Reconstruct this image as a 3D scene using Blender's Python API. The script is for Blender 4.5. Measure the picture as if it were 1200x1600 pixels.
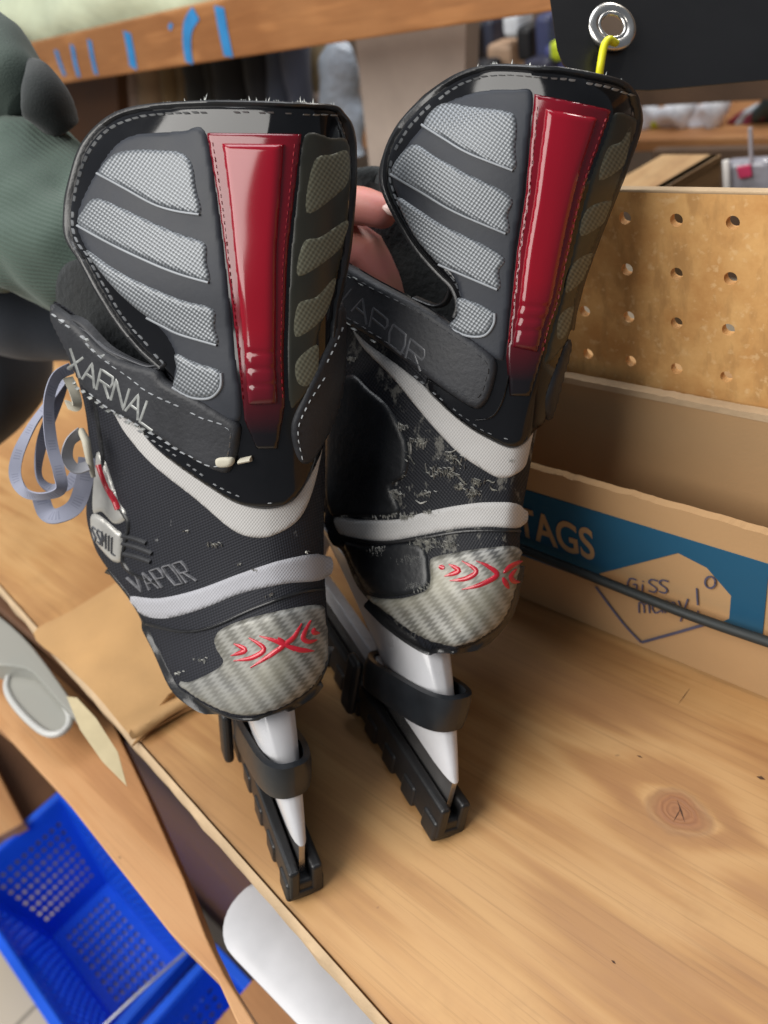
import bpy, bmesh, math, random
import numpy as np
from mathutils import Vector, Matrix, noise
from mathutils.geometry import delaunay_2d_cdt
random.seed(7)
for o in list(bpy.data.objects): bpy.data.objects.remove(o)
SC = bpy.context.scene
COL = SC.collection

# ------------------------------------------------------------------ camera
f = 1227.0
CX = np.array([1412, -535, 1227.]); CZ = np.array([-460, 1600, 1227.])
CZ /= np.linalg.norm(CZ); CX = CX/np.linalg.norm(CX); CX -= CZ*(CX@CZ); CX /= np.linalg.norm(CX)
CY = np.cross(CZ, CX)
RM = np.stack([CX, CY, CZ])
H = .38
CP = np.array([0, 0, H])
cd = bpy.data.cameras.new('camera'); cam = bpy.data.objects.new('camera', cd); COL.objects.link(cam)
m4 = Matrix([[*RM[i], CP[i]] for i in range(3)] + [[0, 0, 0, 1]])
cam.matrix_world = m4
cd.sensor_fit = 'VERTICAL'; cd.sensor_height = 36; cd.sensor_width = 27; cd.lens = f/1600*36
cd.clip_start = .01; cd.clip_end = 60
cd.dof.use_dof = True; cd.dof.focus_distance = .345; cd.dof.aperture_fstop = 8
SC.camera = cam

# ------------------------------------------------------------------ light
W = bpy.data.worlds.new('World'); SC.world = W; W.use_nodes = True
W.node_tree.nodes['Background'].inputs[0].default_value = (.80, .88, 1, 1)
W.node_tree.nodes['Background'].inputs[1].default_value = .22
def area(name, loc, target, size, power, col, sy=None):
    l = bpy.data.lights.new(name, 'AREA'); l.energy = power; l.color = col; l.size = size
    if sy: l.shape = 'RECTANGLE'; l.size_y = sy
    o = bpy.data.objects.new(name, l); COL.objects.link(o); o.location = loc
    o.rotation_euler = (Vector(target)-Vector(loc)).to_track_quat('-Z', 'Y').to_euler(); return o
area('ceiling_lamp', (-.75, -1.15, 1.45), (-.2, .2, .1), 1.7, 58, (1, .97, .92), 1.4)
area('ceiling_lamp', (-.7, .62, 1.9), (-.2, .15, .1), 1.3, 20, (.95, .97, 1), .8)
area('ceiling_lamp', (-.3, 2.3, 2.1), (-.6, 1.6, .3), 1.2, 30, (1, .96, .9), .35)
vs = SC.view_settings; vs.view_transform = 'Standard'; vs.look = 'None'; vs.exposure = 0; vs.gamma = 1
try: vs.use_curve_mapping = False
except Exception: pass

# ------------------------------------------------------------------ pixel helpers (1200x1600 survey of the photograph -> metres)
def ray(px, py): return RM@np.array([(px-600)/f, (800-py)/f, -1.])
def D(px, py, d): return CP+ray(px, py)*d
def onz(px, py, z=0): r = ray(px, py); return CP+r*((z-H)/r[2])
def ony(px, py, y): r = ray(px, py); return CP+r*(y/r[1])

# ------------------------------------------------------------------ object helpers
def tag(o, label=None, cat=None, group=None, kind=None):
    if label: o['label'] = label
    if cat: o['category'] = cat
    if group: o['group'] = group
    if kind: o['kind'] = kind
    return o
def empty(name, loc=(0, 0, 0)):
    o = bpy.data.objects.new(name, None); o.empty_display_size = .02; COL.objects.link(o); o.location = loc; return o
def par(o, p):
    if p is not None:
        o.parent = p
        if p.parent is None: o.matrix_parent_inverse = Matrix.Translation(-Vector(p.location))
def mesh(name, verts, faces, m, parent=None, smooth=True, uvs=None, sharp=None):
    me = bpy.data.meshes.new(name)
    me.from_pydata([tuple(map(float, v)) for v in verts], [], [list(map(int, q)) for q in faces])
    if uvs is not None:
        ul = me.uv_layers.new(name='UVMap')
        for lp in me.loops: ul.data[lp.index].uv = uvs[lp.vertex_index]
    b = bmesh.new(); b.from_mesh(me); bmesh.ops.recalc_face_normals(b, faces=b.faces); b.to_mesh(me); b.free()
    me.polygons.foreach_set('use_smooth', [smooth]*len(me.polygons))
    if smooth: 
        try: me.set_sharp_from_angle(angle=math.radians(sharp or 50))
        except Exception: pass
    o = bpy.data.objects.new(name, me); COL.objects.link(o)
    if m: me.materials.append(m)
    par(o, parent); return o
def bevelled(o, w=.002, s=2):
    b = o.modifiers.new('bevel', 'BEVEL'); b.width = w; b.segments = s; b.limit_method = 'ANGLE'; return o
def box(name, lo, hi, m, parent=None, bv=.0015):
    (a, b, c), (d, e, g) = lo, hi
    v = [(a, b, c), (d, b, c), (d, e, c), (a, e, c), (a, b, g), (d, b, g), (d, e, g), (a, e, g)]
    F = [(0, 3, 2, 1), (4, 5, 6, 7), (0, 1, 5, 4), (1, 2, 6, 5), (2, 3, 7, 6), (3, 0, 4, 7)]
    o = mesh(name, v, F, m, parent, smooth=False)
    if bv: bevelled(o, bv)
    return o
def prism(name, pts, ext, m, parent=None, bv=.0015, smooth=False):
    n = len(pts); ext = np.array(ext, float)
    v = [np.array(p, float) for p in pts]; v += [p+ext for p in v]
    F = [list(range(n)), list(range(2*n-1, n-1, -1))]+[(i, (i+1) % n, n+(i+1) % n, n+i) for i in range(n)]
    o = mesh(name, v, F, m, parent, smooth=smooth)
    if bv: bevelled(o, bv)
    return o
def slabY(name, px, Y, th, m, parent=None, bv=.001): return prism(name, [ony(x, y, Y) for x, y in px], (0, th, 0), m, parent, bv)
def slabZ(name, px, z, th, m, parent=None, bv=.001): return prism(name, [onz(x, y, z) for x, y in px], (0, 0, -th), m, parent, bv)
def catmull(pts, n=6, closed=False):
    P = [np.array(p, float) for p in pts]; N = len(P); out = []
    rng = range(N if closed else N-1)
    for i in rng:
        if closed: a, b, c, d = P[i-1], P[i], P[(i+1) % N], P[(i+2) % N]
        else: a, b, c, d = P[max(i-1, 0)], P[i], P[i+1], P[min(i+2, N-1)]
        for k in range(n):
            t = k/n; out.append(.5*((2*b)+(-a+c)*t+(2*a-5*b+4*c-d)*t*t+(-a+3*b-3*c+d)*t**3))
    if not closed: out.append(P[-1])
    return out
def resample(pts, step, closed=True):
    P = [np.array(p, float) for p in pts]
    if closed: P.append(P[0])
    out = []
    for a, b in zip(P[:-1], P[1:]):
        n = max(1, int(round(np.linalg.norm(b-a)/step)))
        for k in range(n): out.append(a+(b-a)*k/n)
    if not closed: out.append(P[-1])
    return out
def loft(name, rings, m, parent=None, cap=True, uvs=None, sharp=60):
    n = len(rings[0]); v = [p for r in rings for p in r]; F = []
    for i in range(len(rings)-1):
        for j in range(n): F.append((i*n+j, i*n+(j+1) % n, (i+1)*n+(j+1) % n, (i+1)*n+j))
    if cap: F.append(list(range(n))[::-1]); F.append([(len(rings)-1)*n+j for j in range(n)])
    return mesh(name, v, F, m, parent, sharp=sharp)
def tube(name, pts, rad, m, parent=None, n=12, flat=1.0, up=None, disp=None, ribs=None):
    P = [np.array(p, float) for p in pts]; rings = []
    for i, p in enumerate(P):
        t = P[min(i+1, len(P)-1)]-P[max(i-1, 0)]; t /= np.linalg.norm(t)
        u = np.array(up if up is not None else (0, 0, 1), float); a = np.cross(t, u); a /= np.linalg.norm(a)+1e-9; b = np.cross(a, t)
        r = rad[i] if hasattr(rad, '__len__') else rad
        ring = []
        for k in range(n):
            th = 2*math.pi*k/n; q = p+a*r*math.cos(th)+b*r*flat*math.sin(th)
            if disp: q = q+disp(q, (a*math.cos(th)+b*math.sin(th)))
            if ribs: q = q+(a*math.cos(th)+b*math.sin(th))*ribs[1]*math.sin(ribs[0]*th)
            ring.append(q)
        rings.append(ring)
    return loft(name, rings, m, parent)
def join_meshes(name, parts, m, parent=None, smooth=True):
    V = []; F = []; U = []
    for v, fc, u in parts:
        o = len(V); V += list(v); F += [[i+o for i in q] for q in fc]; U += list(u) if u is not None else [(0, 0)]*len(v)
    return mesh(name, V, F, m, parent, smooth=smooth, uvs=U)

# ------------------------------------------------------------------ materials
MATS = {}
class NT:
    def __init__(s, name):
        s.m = bpy.data.materials.new(name); s.m.use_nodes = True; s.t = s.m.node_tree; s.n = s.t.nodes; s.l = s.t.links
        s.b = s.n['Principled BSDF']
    def node(s, ty, **kw):
        q = s.n.new(ty)
        for k, v in kw.items(): setattr(q, k, v)
        return q
    def link(s, a, b): s.l.new(a, b)
    def val(s, sock, v):
        if isinstance(v, bpy.types.NodeSocket): s.l.new(v, sock)
        else: sock.default_value = v
    def math(s, op, a, b=0., c=0.):
        q = s.node('ShaderNodeMath', operation=op); s.val(q.inputs[0], a); s.val(q.inputs[1], b); s.val(q.inputs[2], c); return q.outputs[0]
    def mix(s, fac, a, b, mode='MIX'):
        q = s.node('ShaderNodeMix', data_type='RGBA', blend_type=mode); s.val(q.inputs[0], fac)
        s.val(q.inputs[6], a if isinstance(a, bpy.types.NodeSocket) else (*a, 1)); s.val(q.inputs[7], b if isinstance(b, bpy.types.NodeSocket) else (*b, 1)); return q.outputs[2]
    def coord(s, kind='Object', scale=(1, 1, 1), rot=(0, 0, 0), loc=(0, 0, 0)):
        c = s.node('ShaderNodeTexCoord'); mp = s.node('ShaderNodeMapping'); s.link(c.outputs[kind], mp.inputs[0])
        mp.inputs[3].default_value = scale; mp.inputs[2].default_value = rot; mp.inputs[1].default_value = loc; return mp.outputs[0]
    def noise(s, vec, scale, detail=4, rough=.55, out=0):
        q = s.node('ShaderNodeTexNoise'); s.link(vec, q.inputs['Vector']); q.inputs['Scale'].default_value = scale
        q.inputs['Detail'].default_value = detail; q.inputs['Roughness'].default_value = rough; return q.outputs[out]
    def ramp(s, fac, stops):
        q = s.node('ShaderNodeValToRGB'); s.link(fac, q.inputs[0]); cr = q.color_ramp
        while len(cr.elements) > 1: cr.elements.remove(cr.elements[-1])
        for i, (p, c) in enumerate(stops):
            e = cr.elements[0] if i == 0 else cr.elements.new(p)
            e.position = p; e.color = (*c, 1) if len(c) == 3 else c
        return q.outputs[0]
    def bump(s, h, strength=.3, dist=.001):
        q = s.node('ShaderNodeBump'); q.inputs['Strength'].default_value = strength; q.inputs['Distance'].default_value = dist
        s.link(h, q.inputs['Height']); s.link(q.outputs[0], s.b.inputs['Normal']); return q
    def set(s, **kw):
        N = {'col': 'Base Color', 'rough': 'Roughness', 'metal': 'Metallic', 'coat': 'Coat Weight', 'coatr': 'Coat Roughness', 'sss': 'Subsurface Weight',
             'trans': 'Transmission Weight', 'alpha': 'Alpha', 'sheen': 'Sheen Weight', 'spec': 'Specular IOR Level', 'ior': 'IOR'}
        for k, v in kw.items():
            if k == 'col' and not isinstance(v, bpy.types.NodeSocket): v = (*v, 1)
            s.val(s.b.inputs[N[k]], v)
        return s.m
def simple(name, col, rough=.5, var=.15, nscale=40, bump=.15, bscale=300, bdist=.0006, **kw):
    t = NT(name); c = t.coord()
    n = t.noise(c, nscale, 5)
    dark = tuple(x*(1-var) for x in col); lite = tuple(min(1, x*(1+var)) for x in col)
    t.set(col=t.mix(t.ramp(n, [(.3, (0, 0, 0)), (.7, (1, 1, 1))]), dark, lite), **kw)
    r = t.math('MULTIPLY_ADD', n, .25, rough-.12); t.set(rough=r)
    if bump: t.bump(t.noise(c, bscale, 3), bump, bdist)
    return t.m
def wood(name, a, b, c3, axis='x', scale=1., knots=(), rough=.5, bands=12):
    t = NT(name)
    sc = {'x': (1.2, 14, 14), 'y': (14, 1.2, 14), 'z': (14, 14, 1.2)}[axis]
    raw = t.coord()
    v = raw
    kmask = None
    for (kx, ky, kz, kr) in knots:
        mp = t.node('ShaderNodeMapping'); t.link(raw, mp.inputs[0]); mp.inputs[1].default_value = (-kx*.75, -ky, -kz); mp.inputs[3].default_value = (.75, 1, 1)
        ln = t.node('ShaderNodeVectorMath', operation='LENGTH'); 
        nz = t.noise(raw, 60, 3); 
        t.link(mp.outputs[0], ln.inputs[0])
        d = t.math('ADD', ln.outputs['Value'], t.math('MULTIPLY_ADD', nz, kr*.5, -kr*.25))
        g = t.math('DIVIDE', kr*1.0, t.math('MAXIMUM', d, kr*.3))          # strength of the swirl
        kmask = (d, kr, g) if kmask is None else kmask
        if kmask[0] is not d: kmask2 = (d, kr, g)
    mp = t.node('ShaderNodeMapping'); t.link(v, mp.inputs[0]); mp.inputs[3].default_value = tuple(x*scale for x in sc)
    warp = t.noise(raw, 5*scale, 2)
    base = t.noise(mp.outputs[0], 1.6, 4, .6)
    fine = t.noise(mp.outputs[0], 9, 5, .7)
    ph = t.math('ADD', t.math('MULTIPLY', base, 5.), t.math('MULTIPLY', warp, 3.))
    if kmask: ph = t.math('ADD', ph, t.math('MULTIPLY', kmask[2], 2.4))
    w = t.math('MULTIPLY_ADD', t.math('SINE', t.math('MULTIPLY', ph, bands/4)), .5, .5)
    w = t.math('POWER', w, 2.2)
    mixf = t.math('ADD', t.math('MULTIPLY', w, .55), t.math('MULTIPLY', fine, .45))
    col = t.ramp(mixf, [(.12, a), (.5, b), (.95, c3)])
    big = t.noise(raw, 7, 3)
    col = t.mix(t.ramp(big, [(.4, (0, 0, 0)), (.75, (.45, .45, .45))]), col, c3)
    if kmask:
        d, kr, g = kmask
        rings = t.math('MULTIPLY_ADD', t.math('SINE', t.math('MULTIPLY', d, 2600.)), .3, .5)
        kc = t.mix(rings, (.26, .11, .045), (.36, .16, .065))
        core = t.ramp(t.math('DIVIDE', d, kr), [(.0, (1, 1, 1)), (.55, (1, 1, 1)), (.72, (.5, .5, .5)), (1.0, (0, 0, 0))])
        col = t.mix(core, col, kc)
        halo = t.ramp(t.math('DIVIDE', d, kr), [(.55, (0, 0, 0)), (.85, (.55, .55, .55)), (1.5, (0, 0, 0))])
        col = t.mix(halo, col, (.30, .16, .07))
    mp2 = t.node('ShaderNodeMapping'); t.link(raw, mp2.inputs[0]); mp2.inputs[3].default_value = tuple(x*scale*v_ for x, v_ in zip(sc, (3, 16, 16)))
    grain = t.noise(mp2.outputs[0], 2.2, 6, .75)
    col = t.mix(t.ramp(grain, [(.52, (0, 0, 0)), (.78, (.55, .55, .55))]), col, tuple(x*.55 for x in a))
    col = t.mix(t.ramp(t.noise(raw, 22, 4, .7), [(.55, (0, 0, 0)), (.8, (.3, .3, .3))]), col, tuple(x*.6 for x in b))
    spk = t.noise(raw, 90, 2)
    col = t.mix(t.ramp(spk, [(.76, (0, 0, 0)), (.80, (.6, .6, .6))]), col, (.12, .07, .035))
    t.set(col=col, rough=t.math('MULTIPLY_ADD', fine, .25, rough-.1))
    t.bump(mixf, .25, .0006)
    return t.m
def sincell(t, uv, sx, sy, rot=0):
    mp = t.node('ShaderNodeMapping'); t.link(uv, mp.inputs[0]); mp.inputs[2].default_value = (0, 0, rot)
    s = t.node('ShaderNodeSeparateXYZ'); t.link(mp.outputs[0], s.inputs[0])
    a = t.math('SINE', t.math('MULTIPLY', s.outputs[0], sx)); b = t.math('SINE', t.math('MULTIPLY', s.outputs[1], sy))
    return a, b
def fabric(name, col, period=5., rot=.2, rough=.75, contrast=.35, scuff=None, bump=.5, metal=0., **kw):
    """woven cloth; period of the weave in survey units (about .28 mm each)"""
    t = NT(name); uv = t.coord('UV'); k = 2*math.pi/period*1000
    a, b = sincell(t, uv, k, k*.8, rot)
    w = t.math('MULTIPLY_ADD', t.math('MULTIPLY', a, b), .5, .5)
    dark = tuple(x*(1-contrast) for x in col); lite = tuple(min(1, x*(1+contrast)) for x in col)
    n = t.noise(uv, 14, 5)
    c = t.mix(w, dark, lite); c = t.mix(t.math('MULTIPLY', n, .35), c, tuple(x*.55 for x in col))
    if scuff:
        mp = t.node('ShaderNodeMapping'); t.link(uv, mp.inputs[0]); mp.inputs[3].default_value = (1, .55, 1); mp.inputs[2].default_value = (0, 0, .5)
        s1 = t.noise(mp.outputs[0], scuff[1], 6, .75)
        c = t.mix(t.ramp(s1, [(scuff[0], (0, 0, 0)), (scuff[0]+.05, (.75, .75, .75))]), c, scuff[2])
    t.set(col=c, rough=rough, metal=metal, spec=.25, **kw)
    t.bump(w, bump, .0004); return t.m
M = {}
M['gloss'] = simple('gloss_black_plastic', (.006, .006, .007), .09, .2, bump=.03, bscale=60, spec=.4)
M['bind'] = simple('black_binding', (.012, .012, .013), .33, .3, bump=.3, bscale=500)
def red_mat():
    t = NT('red_translucent_plastic'); uv = t.coord('UV'); s = t.node('ShaderNodeSeparateXYZ'); t.link(uv, s.inputs[0])
    # the plastic itself fades from red to black towards the ankle
    col = t.ramp(s.outputs[2] if False else s.outputs[1], [(0, (.0, .0, .0)), (1, (1, 1, 1))])
    t.set(rough=.13)
    return t, s
t, s = red_mat(); t.set(col=t.ramp(s.outputs[0], [(0, (.16, .002, .010)), (.62, (.15, .002, .009)), (.78, (.10, .003, .008)), (.95, (.006, .004, .005))])); M['red'] = t.m
t, s = red_mat(); t.set(col=t.ramp(s.outputs[0], [(0, (.25, .003, .014)), (.62, (.24, .003, .012)), (.78, (.14, .004, .012)), (.95, (.006, .004, .005))])); M['red2'] = t.m
M['panel'] = simple('dark_grey_moulded_rubber', (.026, .029, .037), .5, .2, bump=.12, bscale=400, spec=.28)
def silver():
    t = NT('silver_mesh_insert'); uv = t.coord('UV'); k = 2*math.pi/7.5*1000
    a, b = sincell(t, uv, k, k, .18)
    w = t.math('MULTIPLY_ADD', t.math('MULTIPLY', a, b), .5, .5); n = t.noise(uv, 20, 4)
    w2 = t.math('POWER', w, 1.3)
    c = t.mix(w2, (.055, .06, .065), (.29, .31, .335)); c = t.mix(t.math('MULTIPLY', n, .4), c, (.12, .13, .14))
    t.set(col=c, rough=.38, metal=.25); t.bump(w, .4, .0005); return t.m
M['silver'] = silver()
M['panelRefl'] = simple('rubber_reflection_tint', (.025, .025, .017), .4, .2, bump=.08)  # warm reflection painted into the rubber as an olive tint, right side panels
M['sriM'] = simple('silver_lip', (.24, .255, .275), .5, .2, metal=.2, bump=.1)
M['leather'] = simple('grey_grained_leather', (.022, .023, .027), .52, .3, spec=.35, bump=.3, bscale=420, bdist=.0008)
M['stitch'] = simple('grey_thread', (.30, .31, .32), .7, .3)
M['stitchd'] = simple('dark_thread', (.05, .05, .055), .6, .3)
M['letter'] = simple('worn_silver_lettering', (.30, .31, .30), .42, .35, nscale=200, metal=.35)
M['letterf'] = simple('faded_print', (.13, .13, .14), .6, .5, nscale=400)
M['letterd'] = simple('dark_embossed_lettering', (.07, .072, .08), .32, .3)
M['nylonL'] = fabric('dark_navy_nylon', (.017, .018, .024), 5.5, -.5, .62, .6, (.66, 30, (.22, .22, .22)))
M['nylonR'] = fabric('dark_navy_nylon_scuffed', (.011, .012, .016), 5.5, .1, .55, .6, (.565, 26, (.15, .145, .13)))
M['white'] = fabric('white_mesh_cloth', (.50, .49, .48), 5., 0, .75, .18)
M['whitegrey'] = fabric('pale_grey_mesh_cloth', (.40, .40, .43), 5., 0, .75, .18)
M['silverRefl'] = fabric('mesh_insert_reflection_tint', (.15, .15, .11), 7.5, .18, .5, .45, None, .3)  # silver mesh of the right side, warm reflection put into its colour
def carbon():
    t = NT('silver_carbon_pattern_cap'); uv = t.coord('UV')
    mp = t.node('ShaderNodeMapping'); t.link(uv, mp.inputs[0]); mp.inputs[2].default_value = (0, 0, .62)
    s = t.node('ShaderNodeSeparateXYZ'); t.link(mp.outputs[0], s.inputs[0])
    k = 2*math.pi/24*1000
    zig = t.math('MULTIPLY', t.math('ARCSINE', t.math('SINE', t.math('MULTIPLY', s.outputs[1], 2*math.pi/7*1000))), .75)
    w = t.math('MULTIPLY_ADD', t.math('SINE', t.math('ADD', t.math('MULTIPLY', s.outputs[0], k), zig)), .5, .5)
    n = t.noise(uv, 6, 5); sm = t.noise(uv, 40, 5)
    w = t.math('POWER', w, 1.0)
    fade = t.ramp(t.noise(uv, 4.5, 2), [(.35, (.5, .5, .5)), (.6, (1, 1, 1))])
    c = t.mix(t.math('MULTIPLY', w, fade), (.27, .268, .255), (.06, .06, .06))
    c = t.mix(t.ramp(n, [(.42, (0, 0, 0)), (.72, (.8, .8, .8))]), c, (.24, .225, .165))
    c = t.mix(t.ramp(sm, [(.62, (0, 0, 0)), (.75, (.5, .5, .5))]), c, (.07, .06, .05))
    t.set(col=c, rough=t.math('MULTIPLY_ADD', sm, .3, .28), metal=.15); t.bump(sm, .15, .0006); return t.m
M['carbon'] = carbon()
M['emblem'] = simple('red_moulded_emblem', (.42, .006, .02), .3, .2, coat=.4)
M['embase'] = simple('pale_embossed_plastic', (.48, .47, .44), .3, .15, metal=.3)
M['holder'] = simple('white_holder_plastic', (.58, .58, .60), .28, .08, nscale=25, bump=.05, coat=.2)
M['steel'] = simple('steel_blade', (.45, .43, .42), .3, .2, metal=.9)
M['rubber'] = simple('black_guard_rubber', (.012, .012, .013), .42, .3, bump=.25, bscale=350)
M['rubber2'] = simple('black_rubber_band', (.011, .013, .016), .36, .3, bump=.12, bscale=350)
M['felt'] = simple('black_felt_liner', (.010, .012, .013), .95, .5, nscale=25, bump=.6, bscale=260, bdist=.002, sheen=.1)
M['fray'] = simple('frayed_white_fibres', (.74, .76, .72), .8)
M['smear'] = simple('grey_rubbed_smear', (.20, .195, .17), .8, .7, nscale=500)
M['scuff'] = simple('pale_scuffed_patch', (.46, .45, .41), .7, .4, nscale=300)
def lace():
    t = NT('lavender_lace'); uv = t.coord('UV'); s = t.node('ShaderNodeSeparateXYZ'); t.link(uv, s.inputs[0])
    seg = t.math('SINE', t.math('MULTIPLY', s.outputs[0], 2*math.pi*18)); dash = t.math('SINE', t.math('MULTIPLY', s.outputs[0], 2*math.pi*170))
    mid = t.math('LESS_THAN', t.math('ABSOLUTE', t.math('SUBTRACT', s.outputs[1], .5)), .28)
    mk = t.math('MULTIPLY', t.math('MULTIPLY', t.math('GREATER_THAN', seg, .25), t.math('GREATER_THAN', dash, .0)), mid)
    t.set(col=t.mix(t.math('MULTIPLY', mk, .3), (.25, .26, .33), (.06, .07, .12)), rough=.8)
    t.bump(t.noise(uv, 500, 2), .3, .0003); return t.m
M['lace'] = lace()
M['cream'] = simple('cream_cord', (.50, .47, .38), .7)

# ------------------------------------------------------------------ skate surfaces
class Field:
    """near surface of a boot: for each height the left edge, ridge and right edge, and how far away each one is"""
    def __init__(s, rows):
        r = np.array(rows, float); s.y = r[:, 0]; s.c = r[:, 1:]
        n = len(s.y); s.m = np.zeros_like(s.c)
        h = np.diff(s.y)[:, None]; d = np.diff(s.c, axis=0)/h
        s.m[0] = d[0]; s.m[-1] = d[-1]; s.m[1:-1] = (d[:-1]*h[1:]+d[1:]*h[:-1])/(h[1:]+h[:-1])
    def row(s, y):
        y = np.clip(y, s.y[0], s.y[-1]-1e-6); i = np.clip(np.searchsorted(s.y, y, side='right')-1, 0, len(s.y)-2)
        h = (s.y[i+1]-s.y[i])[:, None]; t = ((y-s.y[i])[:, None])/h
        return (2*t**3-3*t**2+1)*s.c[i]+(t**3-2*t**2+t)*h*s.m[i]+(-2*t**3+3*t**2)*s.c[i+1]+(t**3-t**2)*h*s.m[i+1]
    def depth(s, x, y):
        L, Mx, Rr, dL, dM, dR = s.row(y).T
        x = np.clip(x, L+.4, Rr-.4)
        ul = np.clip((Mx-x)/(Mx-L), 0, 1); ur = np.clip((x-Mx)/(Rr-Mx), 0, 1)
        dl = dM+(dL-dM)*(1-(1-ul**1.55)**(1/1.35)); dr = dM+(dR-dM)*(1-np.sqrt(np.maximum(0, 1-ur**2)))
        return np.where(x < Mx, dl, dr)
    def P(s, xy, off=0.):
        xy = np.array(xy, float).reshape(-1, 2); x, y = xy[:, 0], xy[:, 1]
        def p(x, y):
            d = s.depth(x, y); return CP+(np.stack([(x-600)/f, (800-y)/f, -np.ones_like(x)], 1)@RM.T)*d[:, None]
        p0 = p(x, y); e = 2.5
        n = np.cross(p(x+e, y)-p(x-e, y), p(x, y-e)-p(x, y+e)); n /= np.linalg.norm(n, axis=1)[:, None]+1e-12
        return p0+n*(np.array(off).reshape(-1, 1) if hasattr(off, '__len__') else off)
def inside(P, poly):
    P = np.array(P); q = np.array(poly); x, y = P[:, 0], P[:, 1]; r = np.zeros(len(P), bool); j = len(q)-1
    for i in range(len(q)):
        xi, yi = q[i]; xj, yj = q[j]
        c = ((yi > y) != (yj > y)) & (x < (xj-xi)*(y-yi)/((yj-yi) or 1e-9)+xi); r ^= c; j = i
    return r
def dist(P, poly):
    P = np.array(P, float); q = np.array(poly, float); d = np.full(len(P), 1e9)
    for i in range(len(q)):
        a, b = q[i-1], q[i]; ab = b-a; t = np.clip(((P-a)@ab)/(ab@ab+1e-9), 0, 1); d = np.minimum(d, np.linalg.norm(P-(a+t[:, None]*ab), axis=1))
    return d
def patch(name, poly, F, m, parent, h=.001, base=0., edge=5, step=5, sm=True, thick=.001, back=None, uvf=None, hole=None, disp=None, dshift=0.):
    if sm: poly = catmull(poly, 5, True)
    bd = resample(poly, step); bd = [p for p in bd]
    q = np.array(bd); lo, hi = q.min(0), q.max(0)
    gx, gy = np.meshgrid(np.arange(lo[0], hi[0], step), np.arange(lo[1], hi[1], step)); G = np.stack([gx.ravel()+random.random(), gy.ravel()], 1)
    G = G[inside(G, q)]; dg = dist(G, q); G = G[dg > step*.45]
    nb = len(bd)
    pts = [Vector(p) for p in bd]+[Vector(p) for p in G]
    V2, E2, F2, ov, oe, of = delaunay_2d_cdt(pts, [(i, (i+1) % nb) for i in range(nb)], [], 1, .01)
    V2 = np.array([(v[0], v[1]) for v in V2]); isb = dist(V2, q) < .02
    dd = dist(V2, q); tt = np.clip(dd/edge, 0, 1); off = base+h*np.sqrt(np.maximum(0, 1-(1-tt)**2))
    if disp is not None: off = off+disp(V2)
    front = F.P(V2, off)
    if dshift: front = front+(np.stack([(V2[:, 0]-600)/f, (800-V2[:, 1])/f, -np.ones(len(V2))], 1)@RM.T)*dshift
    if back is None: bk = F.P(V2, base-thick)+(front-F.P(V2, off))
    else:
        dirs = np.stack([(V2[:, 0]-600)/f, (800-V2[:, 1])/f, -np.ones(len(V2))], 1)@RM.T
        bk = front+dirs*back(dd, V2)[:, None]
    n = len(V2); faces = [list(t) for t in F2]; ed = {}
    for t in F2:
        for i in range(len(t)):
            a, b = t[i], t[(i+1) % len(t)]; ed[(a, b)] = ed.get((a, b), 0)+1
    out = faces+[[i+n for i in t][::-1] for t in faces]
    for (a, b) in ed:
        if (b, a) not in ed: out.append([b, a, a+n, b+n])
    uv = V2/1000. if uvf is None else uvf(V2)
    uv = [tuple(u) for u in uv]
    return mesh(name, list(front)+list(bk), out, m, parent, uvs=uv+uv, sharp=70)
def ribbon(P2, w, h, F, base=0., n=5):
    P2 = np.array(P2, float)
    if len(P2) < 2: return [], [], []
    T = np.gradient(P2, axis=0); T /= np.linalg.norm(T, axis=1)[:, None]+1e-9; N = np.stack([-T[:, 1], T[:, 0]], 1)
    W_ = w if hasattr(w, '__len__') else [w]*len(P2); W_ = np.array(W_)[:, None]
    V = []; k = np.linspace(-1, 1, n)
    rows = [F.P(P2+N*W_*.5*kk, base+h*math.sqrt(max(0, 1-kk*kk))-(.0004 if abs(kk) == 1 else 0)) for kk in k]
    L = len(P2); V = [rows[j][i] for i in range(L) for j in range(n)]; UV = [(P2[i][0]/1000, P2[i][1]/1000) for i in range(L) for j in range(n)]
    Fc = [(i*n+j, i*n+j+1, (i+1)*n+j+1, (i+1)*n+j) for i in range(L-1) for j in range(n-1)]
    Fc += [[j for j in range(n)], [(L-1)*n+j for j in range(n)]]
    return V, Fc, UV
def strokes(name, lines, w, h, F, m, parent, base=0., step=5, sm=False, n=5, taper=False):
    parts = []
    for l in lines:
        p = catmull(l, 5) if sm and len(l) > 2 else l
        p = resample(p, step, False)
        ww = w if not taper else [w*max(.12, math.sin(math.pi*(i+.5)/len(p)))**.7 for i in range(len(p))]
        parts.append(ribbon(p, ww, h, F, base, n))
    return join_meshes(name, parts, m, parent)
def dashes(name, lines, F, m, parent, dash=8, gap=5, w=3, h=.0007, base=0., jit=0, miss=0):
    parts = []
    for l in lines:
        p = resample(catmull(l, 6) if len(l) > 2 else l, 1.0, False)
        i = 0
        while i+dash < len(p):
            if random.random() > miss:
                q = [p[i+k] for k in range(0, dash+1, max(1, dash//3))]
                wd = w*random.uniform(.8, 1.2); ww = [wd*.5]+[wd]*(len(q)-2)+[wd*.5]
                j = np.array((random.uniform(-jit, jit), random.uniform(-jit, jit)))
                parts.append(ribbon([x+j for x in q], ww, h*random.uniform(.7, 1.2), F, base, 3))
            i += dash+gap
    return join_meshes(name, parts, m, parent)
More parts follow.
